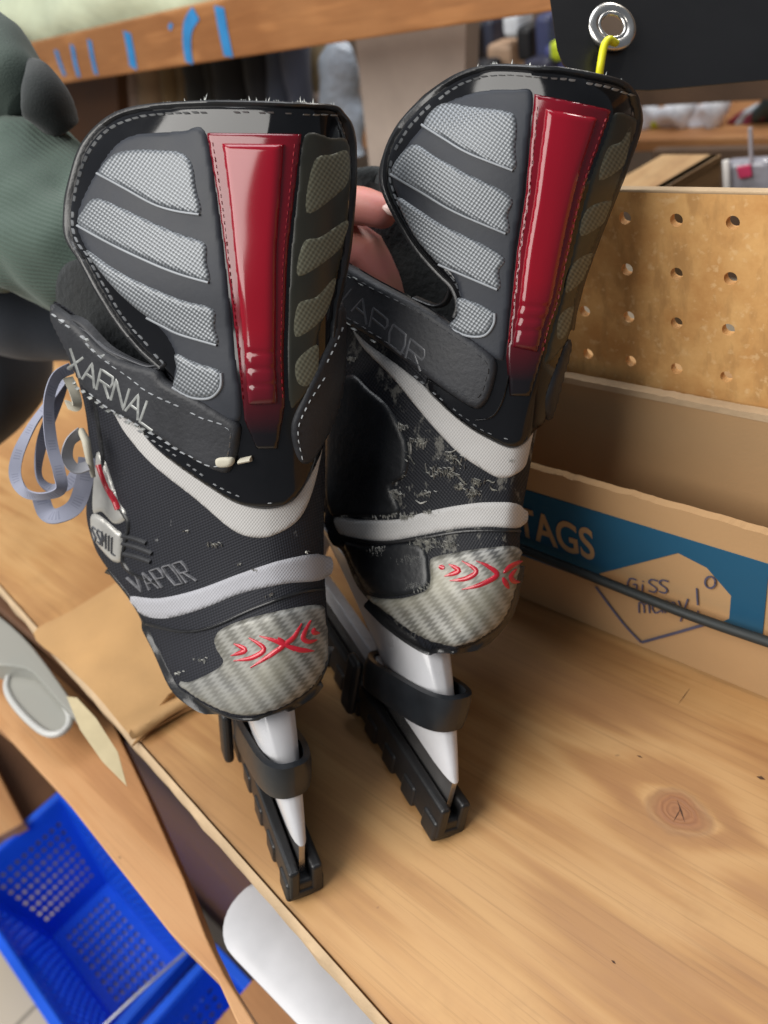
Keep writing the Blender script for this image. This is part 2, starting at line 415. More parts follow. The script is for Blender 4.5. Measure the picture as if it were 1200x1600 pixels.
GL = {'T': [[(0, 0), (1, 0)], [(.5, 0), (.5, 1)]], 'M': [[(0, 1), (0, 0), (.5, .6), (1, 0), (1, 1)]], 'V': [[(0, 0), (.5, 1), (1, 0)]], 'A': [[(0, 1), (.5, 0), (1, 1)], [(.22, .62), (.78, .62)]], 'P': [[(0, 1), (0, 0), (.9, 0), (1, .25), (.9, .5), (0, .5)]],
      'O': [[(.1, 0), (.9, 0), (1, .5), (.9, 1), (.1, 1), (0, .5), (.1, 0)]], 'R': [[(0, 1), (0, 0), (.9, 0), (1, .25), (.9, .5), (0, .5)], [(.4, .5), (1, 1)]],
      'X': [[(0, 0), (1, 1)], [(1, 0), (0, 1)]], 'N': [[(0, 1), (0, 0), (1, 1), (1, 0)]], 'L': [[(0, 0), (0, 1), (1, 1)]], 'I': [[(.5, 0), (.5, 1)]],
      'S': [[(1, .1), (.3, 0), (0, .25), (.9, .7), (.7, 1), (0, .9)]], 'E': [[(1, 0), (0, 0), (0, 1), (1, 1)], [(0, .5), (.8, .5)]], 'F': [[(1, 0), (0, 0), (0, 1)], [(0, .5), (.8, .5)]],
      'Q': [[(1, 0), (.5, .5), (1, 1)]], 'G': [[(1, .1), (.3, 0), (0, .5), (.3, 1), (1, .9), (1, .5), (.6, .5)]], 'Y': [[(0, 0), (.5, .5), (1, 0)], [(.5, .5), (.5, 1)]],
      'm': [[(0, 1), (0, .4), (.4, .5), (.5, 1)], [(.5, .5), (.9, .5), (1, 1)]], 'a': [[(.9, .45), (.3, .4), (0, .7), (.3, 1), (.9, .85)], [(.9, .4), (1, 1)]], 'r': [[(0, .4), (.1, 1)], [(.05, .6), (.7, .4)]],
      'y': [[(0, .4), (.4, .95)], [(.9, .35), (.2, 1.4)]], 'i': [[(.5, .45), (.5, 1)], [(.5, .15), (.55, .22)]], 's': [[(.9, .45), (.2, .45), (.2, .65), (.8, .75), (.8, 1), (.1, 1)]], '!': [[(.5, -.1), (.6, .65)], [(.62, .9), (.64, 1)]], ' ': []}
def text_lines(txt, quad, gap=.28):
    """quad: top-left, top-right, bottom-right, bottom-left"""
    tl, tr, br, bl = [np.array(p, float) for p in quad]; n = len(txt); out = []
    cw = 1/(n+(n-1)*gap)
    for i, ch in enumerate(txt):
        for l in GL[ch]:
            pts = []
            for (u, v) in l:
                uu = (i*(1+gap)+u)*cw; pts.append((tl*(1-uu)+tr*uu)*(1-v)+(bl*(1-uu)+br*uu)*v)
            out.append(pts)
    return out

Fd = np.array([-.949, .314, 0]); Sd = np.array([.314, .949, 0])
def frame(O, lean, az):
    Fd = np.array([-math.cos(az), math.sin(az), 0]); Sd = np.array([math.sin(az), math.cos(az), 0])
    U = np.array([0, 0, 1.])*math.cos(lean)+Sd*math.sin(lean); S = Sd*math.cos(lean)-np.array([0, 0, 1.])*math.sin(lean)
    return lambda a, s, u: O+Fd*a+S*s+U*u

def z1(P): return [(80+x/2.4, 140+y/2.4) for x, y in P]
def z2(P): return [(500+x/2.308, 90+y/2.308) for x, y in P]
def z3(P): return [(x/2.143, 540+y/2.143) for x, y in P]
def z4(P): return [(490+x/2.927, 540+y/2.927) for x, y in P]
def z6(P): return [(100+x/3.75, 500+y/3.75) for x, y in P]

FL = Field([(150, 150, 440, 545, .362, .310, .345), (250, 112, 432, 550, .366, .314, .350), (350, 104, 425, 545, .372, .320, .352), (450, 92, 420, 538, .385, .326, .356),
            (520, 92, 418, 534, .400, .332, .360), (600, 114, 415, 530, .412, .338, .366), (700, 130, 415, 515, .424, .350, .376), (800, 126, 420, 512, .440, .361, .384),
            (900, 165, 428, 514, .440, .368, .390), (1000, 234, 432, 519, .424, .368, .390), (1060, 262, 432, 512, .412, .368, .388), (1100, 303, 425, 468, .396, .370, .385), (1126, 345, 400, 430, .386, .374, .384)])
FR = Field([(95, 700, 850, 1000, .352, .318, .345), (150, 668, 893, 1000, .358, .318, .350), (200, 624, 885, 995, .362, .321, .352), (263, 597, 874, 974, .368, .325, .354), (350, 575, 860, 940, .380, .332, .358),
            (450, 530, 840, 904, .405, .340, .364), (500, 512, 832, 893, .418, .344, .368), (600, 500, 818, 872, .430, .352, .376), (700, 497, 802, 843, .440, .362, .382), (800, 505, 792, 823, .446, .371, .389),
            (870, 530, 780, 820, .442, .373, .392), (930, 563, 762, 812, .430, .373, .392), (970, 603, 748, 796, .415, .375, .390), (1000, 648, 730, 768, .400, .377, .390), (1018, 690, 708, 728, .390, .380, .388)])

def outl(edge_pts, off): return edge_pts

def build_skate(side):
    isL = side == 'L'; F = FL if isL else FR
    O = onz(478, 1402, 0) if isL else onz(700, 1310, 0)
    lf = frame(O, math.radians(17 if isL else 24), math.radians(24 if isL else 22))
    sk = empty('hockey_skate', tuple(O))
    # ---- outlines
    if isL:
        outer = [(513, 168), (455, 165), (390, 163), (330, 163), (247, 168), (197, 178), (163, 198), (134, 232), (118, 278), (108, 328), (111, 373), (134, 411), (159, 457), (188, 503), (222, 545), (255, 575), (272, 600)]
        rightE = [(549, 244), (548, 307), (541, 373), (530, 440), (522, 480), (516, 540), (519, 600), (512, 660)]
        low = [(502, 706), (481, 752), (457, 783), (420, 795), (373, 788), (327, 762), (261, 716), (225, 680), (215, 640), (240, 610)]
        corner = (530, 181)
        notch_bind = outer
        panel = z1([(588, 160), (500, 160), (400, 165), (310, 178), (245, 222), (185, 305), (122, 430), (110, 520), (150, 615), (250, 735), (375, 855), (440, 925), (478, 1010), (470, 1090), (540, 1190), (715, 1240), (700, 1000), (662, 640), (632, 400)])
        panelR = z1([(942, 175), (1040, 180), (1100, 190), (1112, 300), (1108, 400), (1100, 500), (1075, 650), (1030, 800), (990, 960), (1000, 1060), (930, 1170), (890, 1180), (880, 1000), (884, 850), (892, 640), (915, 400)])
        ribs = [z1(r) for r in ([(330, 235), (430, 236), (505, 245), (545, 290), (560, 380), (575, 470), (480, 455), (400, 430), (300, 375), (200, 325), (250, 255)],
                [(190, 412), (300, 455), (400, 502), (500, 545), (590, 580), (598, 650), (605, 722), (500, 690), (400, 650), (250, 580), (125, 512), (140, 455)],
                [(150, 605), (250, 670), (350, 722), (500, 785), (620, 820), (628, 890), (635, 957), (500, 915), (380, 852), (250, 740)],
                [(482, 988), (560, 1022), (645, 1052), (652, 1110), (610, 1150), (540, 1147), (475, 1112), (487, 1050)])]
        ribsR = [z1(r) for r in ([(975, 275), (1040, 245), (1095, 235), (1097, 340), (1050, 400), (950, 462)], [(940, 575), (1000, 553), (1092, 490), (1085, 550), (1050, 615), (922, 700)],
                [(920, 805), (985, 775), (1050, 705), (1035, 790), (1000, 865), (912, 925)], [(916, 1015), (985, 955), (992, 1010), (985, 1060), (950, 1108), (916, 1088)])]
        lips = [z1(l) for l in ([(195, 322), (300, 378), (400, 433), (480, 459), (572, 473)], [(122, 514), (250, 585), (400, 655), (500, 694), (605, 724)], [(378, 852), (440, 885), (500, 915), (635, 957)],
                [(474, 1112), (540, 1148), (610, 1151), (650, 1112), (652, 1060)])]
        reds = ([(326, 209), (343, 307), (355, 398), (372, 536), (384, 655), (402, 700)], [(470, 211), (459, 307), (449, 398), (445, 494), (443, 557), (445, 632), (434, 700)])
        stripeU = z3([(345, 165), (395, 215), (450, 268), (560, 368), (700, 468), (800, 522), (900, 535), (980, 510), (1030, 448), (1078, 335), (1104, 230), (1098, 310), (1062, 470), (1010, 580), (925, 635), (850, 647), (770, 620), (650, 520), (500, 400), (400, 282)])
        stripeL = z3([(426, 845), (520, 850), (650, 820), (800, 765), (950, 720), (1096, 702), (1098, 780), (950, 800), (800, 832), (680, 880), (560, 915), (480, 912), (442, 885)])
        heel = z3([(720, 962), (800, 922), (950, 886), (1080, 868), (1100, 900), (1108, 1000), (1100, 1070), (1050, 1152), (950, 1218), (850, 1245), (750, 1234), (650, 1185), (574, 1125), (620, 1130), (700, 1095), (738, 1060), (712, 1012)])
        body = [(82, 474), (127, 505), (167, 545), (230, 574), (300, 560), (420, 560), (516, 540), (534, 560), (527, 620), (516, 660), (513, 760), (512, 867), (517, 960), (519, 1007), (514, 1044), (490, 1083), (443, 1113), (397, 1124), (350, 1120),
                (303, 1097), (266, 1065), (233, 999), (201, 939), (160, 887), (140, 848), (129, 801), (135, 745), (134, 700), (127, 640), (112, 580), (98, 520)]
        soleline = [(519, 1010), (514, 1046), (490, 1085), (443, 1115), (397, 1126), (350, 1122), (303, 1099), (266, 1067), (233, 1001), (201, 941), (162, 892)]
        strap = z6([(-75, -90), (100, 18), (250, 168), (400, 240), (560, 285), (620, 355), (800, 448), (980, 560), (1045, 612), (1040, 700), (1020, 800), (980, 882), (900, 872), (760, 800), (600, 690), (400, 580), (250, 490), (120, 360), (50, 200)])
        strapst = [z6([(-20, -40), (130, 75), (250, 200), (400, 310), (520, 400), (700, 490), (850, 560), (990, 620), (1000, 700), (980, 800), (940, 840), (860, 830), (700, 745), (500, 620), (300, 505), (170, 390)])]
        strapR = [(497, 560), (515, 520), (520, 480), (531, 475), (536, 540), (530, 610), (516, 660), (488, 715), (470, 722), (458, 700), (454, 662), (470, 620)]
        strapRst = [[(503, 565), (522, 520), (528, 500)], [(468, 715), (462, 668), (478, 625), (505, 580)]]
        gst = [[(520, 182), (455, 180), (390, 178), (330, 178), (250, 182), (200, 193), (170, 210), (145, 240), (128, 282), (120, 328), (123, 370), (146, 407), (170, 450), (198, 495), (232, 535), (262, 570)]]
        lowst = [z6([(330, 560), (500, 680), (640, 770), (800, 885), (900, 960), (1040, 1030)])+[(400, 783), (430, 784)]]
        letters = text_lines('XARNAL', [(122, 541), (262, 637), (249, 670), (118, 573)], .16)
        sideword = text_lines('VAPOR', z3([(415, 780), (600, 725), (650, 790), (450, 830)]))
        chev = z3
        chevs = [[(785, 998), (822, 1020), (775, 1038)], [(835, 978), (885, 1015), (845, 1045), (785, 1055)], [(870, 972), (945, 1000), (915, 1030), (840, 1078)], [(985, 1022), (930, 985), (950, 1000), (905, 1040)],
                 [(1010, 930), (985, 975), (955, 1000), (900, 1045)], [(960, 1000), (1000, 1018), (1050, 1022)], [(1040, 920), (1022, 955), (1015, 980), (1035, 992), (1060, 985)], [(1052, 945), (1050, 960), (1068, 962)]]
        chevs = [z3(c) for c in chevs]
        folds = [(405, y) for y in (556, 580, 604)]
    else:
        outer = [(965, 132), (933, 124), (868, 112), (803, 105), (760, 107), (717, 122), (673, 153), (639, 185), (613, 224), (602, 263), (604, 298), (626, 346), (652, 389), (686, 428), (708, 450), (717, 476), (712, 496), (735, 530)]
        rightE = [(994, 198), (977, 246), (955, 307), (925, 385), (896, 471), (888, 515), (876, 570), (866, 608), (850, 660)]
        low = [(835, 673), (821, 692), (797, 700), (763, 686), (729, 666), (690, 633), (665, 600), (690, 560)]
        corner = (980, 143)
        panel = z2([(772, 130), (700, 118), (600, 122), (520, 145), (440, 185), (370, 260), (300, 350), (268, 430), (290, 510), (350, 620), (430, 725), (490, 800), (510, 870), (505, 930), (470, 970), (560, 1040), (650, 1095), (672, 1060), (690, 900), (708, 700), (738, 500), (758, 300)])
        panelR = z2([(1050, 200), (1110, 210), (1132, 240), (1100, 345), (1048, 500), (980, 670), (915, 860), (895, 980), (862, 1050), (800, 1110), (806, 1050), (830, 960), (858, 860), (890, 740), (930, 560), (975, 400), (1020, 280)])
        ribs = [z2(r) for r in ([(450, 182), (560, 190), (690, 206), (715, 245), (710, 330), (700, 412), (550, 352), (460, 300), (385, 257)],
                [(345, 322), (430, 362), (520, 412), (690, 500), (683, 570), (675, 637), (500, 557), (380, 485), (272, 425)],
                [(292, 508), (370, 550), (450, 602), (660, 712), (652, 770), (645, 837), (500, 772), (440, 745), (350, 640)],
                [(510, 865), (635, 917), (630, 960), (600, 1000), (540, 1002), (475, 970), (503, 930)])]
        ribsR = [z2(r) for r in ([(1022, 330), (1070, 302), (1104, 250), (1092, 340), (1070, 395), (992, 440)], [(950, 545), (1035, 512), (1020, 560), (1000, 598), (926, 640)],
                [(900, 740), (970, 700), (955, 755), (930, 800), (872, 845)], [(850, 930), (895, 895), (892, 935), (870, 1000), (842, 1008)])]
        lips = [z2(l) for l in ([(382, 257), (460, 303), (550, 354), (700, 412)], [(272, 427), (380, 489), (500, 560), (675, 637)], [(440, 747), (500, 774), (645, 837)], [(475, 972), (540, 1003), (600, 1002), (632, 962), (636, 922)])]
        reds = ([(836, 148), (829, 220), (821, 307), (808, 393), (799, 480), (791, 558), (796, 618)], [(951, 172), (938, 211), (916, 272), (899, 333), (881, 411), (868, 471), (855, 510), (845, 552), (826, 618)])
        stripeU = [(548, 517), (569, 536), (627, 578), (681, 622), (729, 661), (763, 682), (797, 696), (821, 690), (839, 668), (833, 704), (825, 731), (804, 745), (780, 748), (756, 737), (712, 707), (661, 653), (610, 591), (565, 545)]
        stripeL = [(519, 808), (558, 813), (620, 812), (661, 801), (712, 791), (763, 786), (820, 791), (819, 824), (763, 824), (712, 827), (661, 836), (610, 845), (575, 845), (528, 836)]
        heel = [(674, 871), (712, 863), (763, 856), (816, 856), (817, 882), (810, 921), (796, 962), (769, 991), (729, 1011), (681, 1009), (640, 990), (600, 960), (567, 934), (592, 937), (627, 935), (661, 923), (669, 906), (668, 882)]
        body = [(500, 402), (526, 402), (587, 437), (652, 471), (700, 500), (735, 520), (800, 520), (870, 520), (887, 525), (873, 580), (866, 608), (846, 670), (832, 745), (822, 800), (819, 847), (819, 882), (812, 923), (797, 966), (770, 996), (729, 1017), (681, 1015),
                (640, 996), (599, 966), (570, 938), (549, 909), (532, 868), (512, 837), (502, 780), (500, 700), (500, 600)]
        soleline = [(819, 885), (812, 926), (797, 968), (770, 998), (729, 1019), (681, 1017), (640, 998), (599, 968), (570, 940)]
        strap = z2([(-20, 690), (60, 718), (200, 800), (350, 880), (450, 940), (600, 1048), (640, 1100), (632, 1170), (605, 1240), (560, 1262), (450, 1190), (300, 1080), (180, 1000), (60, 930), (-20, 880)])
        strapst = [z2([(60, 745), (200, 825), (350, 905), (450, 970), (570, 1060), (615, 1110), (605, 1170), (585, 1215), (555, 1225), (470, 1175), (330, 1075), (200, 985), (60, 900)])]
        strapR = [(869, 560), (884, 530), (887, 545), (872, 600), (862, 640), (852, 655), (848, 620)]
        strapRst = []
        gst = [[(985, 152), (933, 138), (868, 126), (803, 119), (762, 121), (724, 135), (684, 164), (650, 196), (626, 230), (614, 265), (617, 295), (638, 340), (664, 383), (696, 420), (716, 445), (726, 475)]]
        lowst = [[(640, 578), (690, 622), (735, 657), (765, 676), (795, 686)]]
        letters = text_lines('VAPOR', z2([(85, 790), (400, 1060), (380, 1130), (75, 860)]), .2)
        sideword = []
        chevs = [[(575, 1010), (600, 1018)], [(620, 1000), (665, 1030), (600, 1055)], [(680, 985), (745, 1030), (700, 1065), (625, 1075)], [(745, 985), (800, 1010), (838, 1050), (760, 1095), (680, 1115)], [(950, 985), (900, 1010), (868, 1040)],
                 [(925, 1020), (902, 1055), (915, 1078), (938, 1080)], [(865, 1060), (890, 1110)]]
        chevs = [z4(c) for c in chevs]
        folds = [(832, y) for y in (484, 503, 522)]
    # ---- boot shell
    def bk(dd, V): return .09*(1-np.exp(-dd/38.))+.0008
    nyl = M['nylonL'] if isL else M['nylonR']
    bs = patch('boot_shell', body, F, nyl, sk, h=0, base=-.002, edge=6, step=7, back=bk)
    patch('upper_stripe', stripeU, F, M['white'], bs, h=.0007, base=-.0018, edge=4, step=5)
    patch('lower_stripe', stripeL, F, M['whitegrey'] if isL else M['white'], bs, h=.0007, base=-.0018, edge=4, step=5)
    # seam lines and piping on the shell
    if isL:
        strokes('seam', [z3([(300, 150), (330, 350), (345, 470), (400, 560), (420, 610), (400, 720), (440, 770), (520, 800)]), z3([(480, 935), (600, 960), (700, 945), (850, 880), (1000, 830), (1095, 815)])], 6, .0011, F, M['bind'], bs, -.002, sm=True)
        strokes('lettering', sideword, 3.2, .0008, F, M['letterf'], bs, -.0017)
        bd = patch('side_badge', z3([(312, 360), (345, 400), (385, 520), (410, 560), (405, 590), (370, 600), (330, 560), (300, 560), (300, 470)]), F, M['embase'], bs, h=.001, base=-.002)
        strokes('badge_flash', [z3([(325, 400), (350, 470), (378, 520), (390, 550)])], [4]*60 and 6, .0016, F, M['emblem'], bs, -.001, sm=True)
        patch('size_badge', z3([(292, 575), (320, 570), (375, 615), (398, 640), (395, 720), (370, 728), (330, 690), (298, 640)]), F, M['embase'], bs, h=.0012, base=-.002)
        strokes('badge_lettering', text_lines('SSMIL', z3([(303, 605), (385, 650), (382, 705), (308, 650)])), 2.6, .0009, F, M['letterd'], bs, -.0009)
        strokes('side_rib', [z3([(400, 640), (440, 650), (480, 665)]), z3([(400, 665), (450, 680), (500, 700)]), z3([(405, 700), (450, 712), (495, 728)])], 9, .0014, F, M['leather'], bs, -.002, sm=True)
    else:
        # worn leather quarter at the ankle
        patch('ankle_patch', z4([(150, 130), (240, 200), (330, 280), (400, 400), (425, 500), (410, 600), (350, 650), (380, 770), (200, 785), (60, 770), (40, 500), (60, 250)]), F, simple('worn_black_leather', (.008, .009, .011), .4, .4, bump=.5, bscale=200), bs, h=.0012, base=-.002)
        patch('quarter_patch', z4([(130, 905), (260, 920), (420, 900), (500, 930), (515, 1010), (520, 1080), (480, 1125), (350, 1150), (240, 1140), (190, 1060), (150, 980)]), F, bpy.data.materials['worn_black_leather'], bs, h=.001, base=-.002)
        strokes('seam', [z4([(120, 875), (300, 905), (500, 880), (700, 850), (960, 850)])], 6, .001, F, M['bind'], bs, -.002, sm=True)
    # scuffs: frayed threads and bare spots
    spots = ([(300, 700, 4), (334, 850, 8), (285, 830, 3), (370, 882, 3), (420, 930, 4), (310, 1030, 6), (275, 1052, 5), (480, 862, 3), (395, 890, 4)] if isL else
             [(555, 625, 8), (577, 715, 14), (600, 740, 12), (570, 760, 12), (618, 735, 9), (600, 800, 12), (632, 805, 10), (688, 735, 16), (705, 715, 10), (743, 752, 9), (610, 770, 14), (672, 848, 14), (655, 845, 10), (637, 872, 12),
              (655, 912, 12), (560, 680, 10), (530, 770, 9), (622, 665, 8), (662, 770, 8), (740, 770, 8), (545, 560, 6), (640, 915, 7), (525, 660, 8), (535, 800, 7), (585, 860, 9), (700, 850, 8), (560, 790, 10), (590, 690, 9), (575, 740, 16), (650, 690, 10), (715, 760, 9), (545, 740, 9), (670, 800, 6), (800, 720, 4)])
    for (x, y, r) in spots:
        parts = []
        for k in range(int(r*(1.8 if isL else 4))):
            a = random.gauss(0, r*.8); b = random.gauss(0, r*.35); L = random.uniform(2, r*.45+2)
            ang = (1.45 if k % 4 else .45)+random.uniform(-.12, .12); c, s_ = math.cos(ang), math.sin(ang)
            parts.append(ribbon([(x+a, y+b), (x+a+c*L*.5, y+b+s_*L*.5), (x+a+c*L, y+b+s_*L)], [.4, random.uniform(.6, 1.5), .4], .0004, F, -.0013, 3))
        join_meshes('scuff_mark', parts, M['scuff'], bs)
    if not isL:
        for k_ in range(38):
            x, y = random.choice([(560, 640), (600, 740), (640, 790), (700, 730), (570, 760), (620, 700), (560, 700), (740, 760), (650, 860), (600, 890)]); x += random.gauss(0, 16); y += random.gauss(0, 14)
            an = random.choice([.7, .6, .2, 1.4])+random.gauss(0, .15); L_ = random.uniform(10, 26)
            strokes('scuff_streak', [[(x+math.cos(an)*L_*q, y+math.sin(an)*L_*q+2.5*math.sin(q*5+k_)) for q in (0, .2, .4, .6, .8, 1)]], random.uniform(1.2, 3.0), .0002, F, M['smear'] if k_ % 3 else M['scuff'], bs, -.0012, step=2.5, n=3, taper=True)
    # ---- outsole edge
    strokes('outsole', [soleline], 6, .0010, F, M['bind'], sk, -.0025, sm=True)
    # ---- heel cap
    hc = patch('heel_cap', heel, F, M['carbon'], sk, h=.0022, base=-.002, edge=9, step=5)
    strokes('emblem', chevs, 11, .0007, F, M['emblem'], hc, .0001, step=3, sm=True, taper=True)
    # ---- tendon guard
    tg_poly = outer[::-1] + []
    poly = [corner]+outer+low[::-1]+rightE[::-1]
    # order: corner, outer (top, left, down), low reversed is left to right, right edge upwards
    sc_ = [(p[0], p[1]) for p in poly]
    tg = patch('tendon_guard', sc_, F, M['gloss'], sk, h=.0016, base=.0, edge=8, step=6, thick=.0045)
    patch('side_panel', panel, F, M['panel'], tg, h=.0016, base=.0012, edge=8, step=5)
    patch('side_panel', panelR, F, M['panelRefl'], tg, h=.0010, base=.0012, edge=6, step=4)
    for r in ribs: patch('mesh_insert', r, F, M['silver'], tg, h=.0009, base=.0028, edge=6, step=4)
    for r in ribsR: patch('mesh_insert', r, F, M['silverRefl'], tg, h=.00025, base=.0022, edge=4, step=4)
    strokes('insert_lip', lips, 6, .0013, F, M['sriM'], tg, .0026, sm=True)
    a, b = reds; top = reds[0][0][1]; bot = reds[0][-1][1]
    def uvf(V): return np.stack([np.clip((V[:, 1]-top)/(bot-top), 0, 1), V[:, 0]/1000], 1)
    rp = a+b[::-1]
    st = patch('centre_stripe', resample(rp, 12), F, M['red'], tg, h=.0016, base=.0014, edge=5, step=4, sm=False, uvf=uvf)
    # raised inner lens with grooves near the ankle
    aa = np.array(resample(catmull(a, 8), 4, False)); bb = np.array(resample(catmull(b, 8), 4, False))
    nn = 40; ia = np.linspace(.04, .86, nn)
    A = np.array([aa[int(t*(len(aa)-1))] for t in ia]); B = np.array([bb[int(t*(len(bb)-1))] for t in ia])
    in1 = A+(B-A)*.17; in2 = A+(B-A)*.83
    def dsp(V):
        o = np.zeros(len(V))
        for (fx, fy) in folds: o -= .0006*np.exp(-((V[:, 1]-(fy-6))/3.6)**2)
        return o
    patch('stripe_lens', list(map(tuple, in1))+list(map(tuple, in2[::-1])), F, M['red2'], tg, h=.0030, base=.0026, edge=13, step=3.2, sm=False, uvf=uvf, disp=dsp)
    dashes('stripe_stitching', [list(map(tuple, A+(B-A)*.07)), list(map(tuple, A+(B-A)*.93))], F, simple('red_thread', (.33, .02, .03), .5), tg, 6, 5, 2.6, .0006, .0029)
    # binding
    bind = rightE[5::-1]+[((rightE[0][0]*2+corner[0])/3, (rightE[0][1]+corner[1]*2)/3)]+[corner]+outer[:-1]
    strokes('binding', [bind], 11, .0024, F, M['bind'], tg, .0002, sm=True, step=4)
    dashes('binding_stitching', gst, F, M['stitch'], tg, 9, 4, 2.4, .0008, .0019, jit=.6, miss=.08)
    dashes('lower_stitching', lowst, F, M['stitch'], tg, 7, 6, 2.6, .0008, .0016, jit=.6, miss=.15)
    # fraying along the top
    parts = []
    tp = resample(catmull([corner]+outer[:9], 6), 1.3, False); n = len(tp)
    tp = tp
    for i, p in enumerate(tp):
        if random.random() < .9:
            base = F.P([p], .0005 if i % 2 else -.001)[0]; L = random.uniform(.0012, .0024)*(1 if random.random() > .05 else 2.0)*(.7+.9*max(0, noise.noise(Vector((i*.07, 0, 0)))*2))
            if i > n*.8: L *= .6
            up = CY*0+RM@np.array([random.uniform(-.35, .35), 1, random.uniform(-.4, .2)])
            if i > n*.6: up = RM@np.array([-.7, .7, random.uniform(-.3, .2)])
            w = RM@np.array([.00045, 0, 0]); w2 = RM@np.array([0, 0, .0004])
            tip = base+up*L
            parts.append(([base-w, base+w, base+w2, tip], [(0, 1, 3), (1, 2, 3), (2, 0, 3), (0, 2, 1)], None))
    join_meshes('frayed_edge', parts, M['fray'], tg)
    # ---- ankle strap
    stp = patch('ankle_strap', strap, F, M['leather'], sk, h=.0022, base=.0022, edge=7, step=5, thick=.0022)
    dashes('strap_stitching', strapst, F, M['stitch'] if isL else M['stitchd'], stp, 8, 6, 4 if isL else 3, .001, .0040, jit=.8, miss=.06)
    strokes('lettering', letters, 7.5 if isL else 6.5, .0005, F, M['letter'] if isL else M['letterd'], stp, .0040, step=4)
    if isL:
        # worn crest of the strap
        for wl in (z6([(-20, -30), (120, 70), (250, 200), (330, 250)]), z6([(80, 350), (230, 480), (420, 590), (620, 710)])): dashes('strap_edge_wear', [wl], F, M['letter'], stp, 7, 5, 5, .001, .0036, jit=2, miss=.2)
        patch('bare_tip', z6([(925, 795), (1000, 785), (1020, 805), (1005, 840), (950, 850), (920, 835)]), F, M['cream'], stp, h=.0012, base=.0042, step=3)
        strokes('strap_rivet', [z6([(1045, 820), (1110, 805)])], [8]*20 and 9, .003, F, M['cream'], stp, .002)
    else:
        wear = [z2([(70, 760), (130, 790), (200, 830)]), z2([(90, 940), (150, 980), (230, 1030)])]
        for wl in wear: dashes('strap_edge_wear', [wl], F, M['letter'], stp, 8, 4, 4, .001, .0038, jit=2, miss=.2)
        strokes('strap_rim', [z2([(560, 1262), (500, 1225), (400, 1160)]), [(745, 655), (770, 650), (786, 625), (797, 580), (800, 555)]], 4, .0016, F, M['gloss'], stp, .001, sm=True)
    patch('strap_return', strapR, F, M['leather'], stp, h=.0016, base=.0016, edge=5, step=4, thick=.0018)
    if strapRst: dashes('return_stitching', strapRst, F, M['stitch'], stp, 7, 6, 2.6, .0008, .0030)
    # ---- liner seen in the opening, and tongue
    if isL:
        lin = [(88, 440), (120, 405), (200, 420), (300, 470), (310, 620), (200, 600), (120, 570), (96, 520)]
        patch('liner', lin, F, M['felt'], sk, h=0, base=0, edge=5, step=10, thick=.012, dshift=.045, back=lambda dd, V: np.full(len(V), .012))
        strokes('collar_rim', [z6([(20, -10), (110, 20), (250, 165), (390, 245), (500, 285), (570, 280), (610, 250)])], 11, .0035, F, M['leather'], sk, -.001, sm=True)
        strokes('collar_stitching', [z6([(60, 10), (150, 60), (260, 160), (400, 228), (500, 265), (560, 262)])], 3, .0008, F, M['letterd'], sk, .0018, sm=True)
    else:
        lin = [(560, 300), (600, 290), (640, 320), (690, 400), (760, 420), (760, 530), (690, 520), (600, 480), (540, 430)]
        patch('liner', lin, F, M['felt'], sk, h=0, base=0, edge=5, step=10, thick=.012, dshift=.045, back=lambda dd, V: np.full(len(V), .012))
        strokes('collar_rim', [z2([(330, 868), (400, 895), (440, 885), (460, 850), (462, 820)])], 8, .003, F, M['bind'], sk, -.003, sm=True)
        tongue = [(550, 282), (545, 266), (560, 262), (598, 262), (640, 300), (680, 360), (650, 400), (590, 350)]
        patch('tongue', tongue, F, M['felt'], sk, h=.003, base=0, dshift=.075, edge=8, step=8, thick=.008, back=lambda dd, V: np.full(len(V), .010))
    # ---- toe of the boot, in the skate's own axes
    rings = []
    for (a_, hw, hb, ht) in ((.095, .030, .088, .150), (.13, .036, .088, .140), (.17, .040, .088, .132), (.21, .041, .088, .124), (.245, .036, .089, .116), (.265, .024, .092, .108), (.272, .010, .096, .102)):
        r = []
        for k in range(20):
            th = 2*math.pi*k/20; cx = math.copysign(abs(math.cos(th))**.75, math.cos(th)); cy = math.copysign(abs(math.sin(th))**.75, math.sin(th))
            r.append(lf(a_+.01, .8*hw*cx+.012, (hb+ht)/2+(ht-hb)/2*cy))
        rings.append(r)
    loft('toe_cap', rings, M['gloss'], sk)
    # ---- blade holder
    def holder_profile():
        rear = [(.022, .092), (.014, .075), (.016, .058), (.026, .040), (.036, .033), (.10, .033), (.255, .033), (.275, .045), (.27, .090)]
        win = [(.20, .088), (.185, .060), (.17, .048), (.11, .046), (.095, .060), (.105, .088)]
        return rear, win
    def hw(u, a_): return .0042+.0135*max(0, (u-.038)/.052)**1.0
    V = []; Fc = []
    cols = [(.020, .092, .040), (.026, .092, .0405)]
    # two towers joined by a rail; each tower is a tapered loft from sole to rail
    def tower(a0, a1, b0, b1, u0, u1, nm):
        rings = []
        for i in range(9):
            t = i/8; u = u0+(u1-u0)*t; f0 = a0+(b0-a0)*t**.8; f1 = a1+(b1-a1)*t**.7; w = .0150+(.0040-.0150)*t**1.0
            r = []
            for k in range(20):
                th = 2*math.pi*k/20; cx = math.copysign(abs(math.cos(th))**.6, math.cos(th)); cy = math.copysign(abs(math.sin(th))**.7, math.sin(th))
                r.append(lf((f0+f1)/2+(f1-f0)/2*cx, w*cy, u))
            rings.append(r)
        return rings
    tw = tower(.047, .19 if isL else .23, .004, .060, .093, .034, 'r'); n = 20
    parts = []
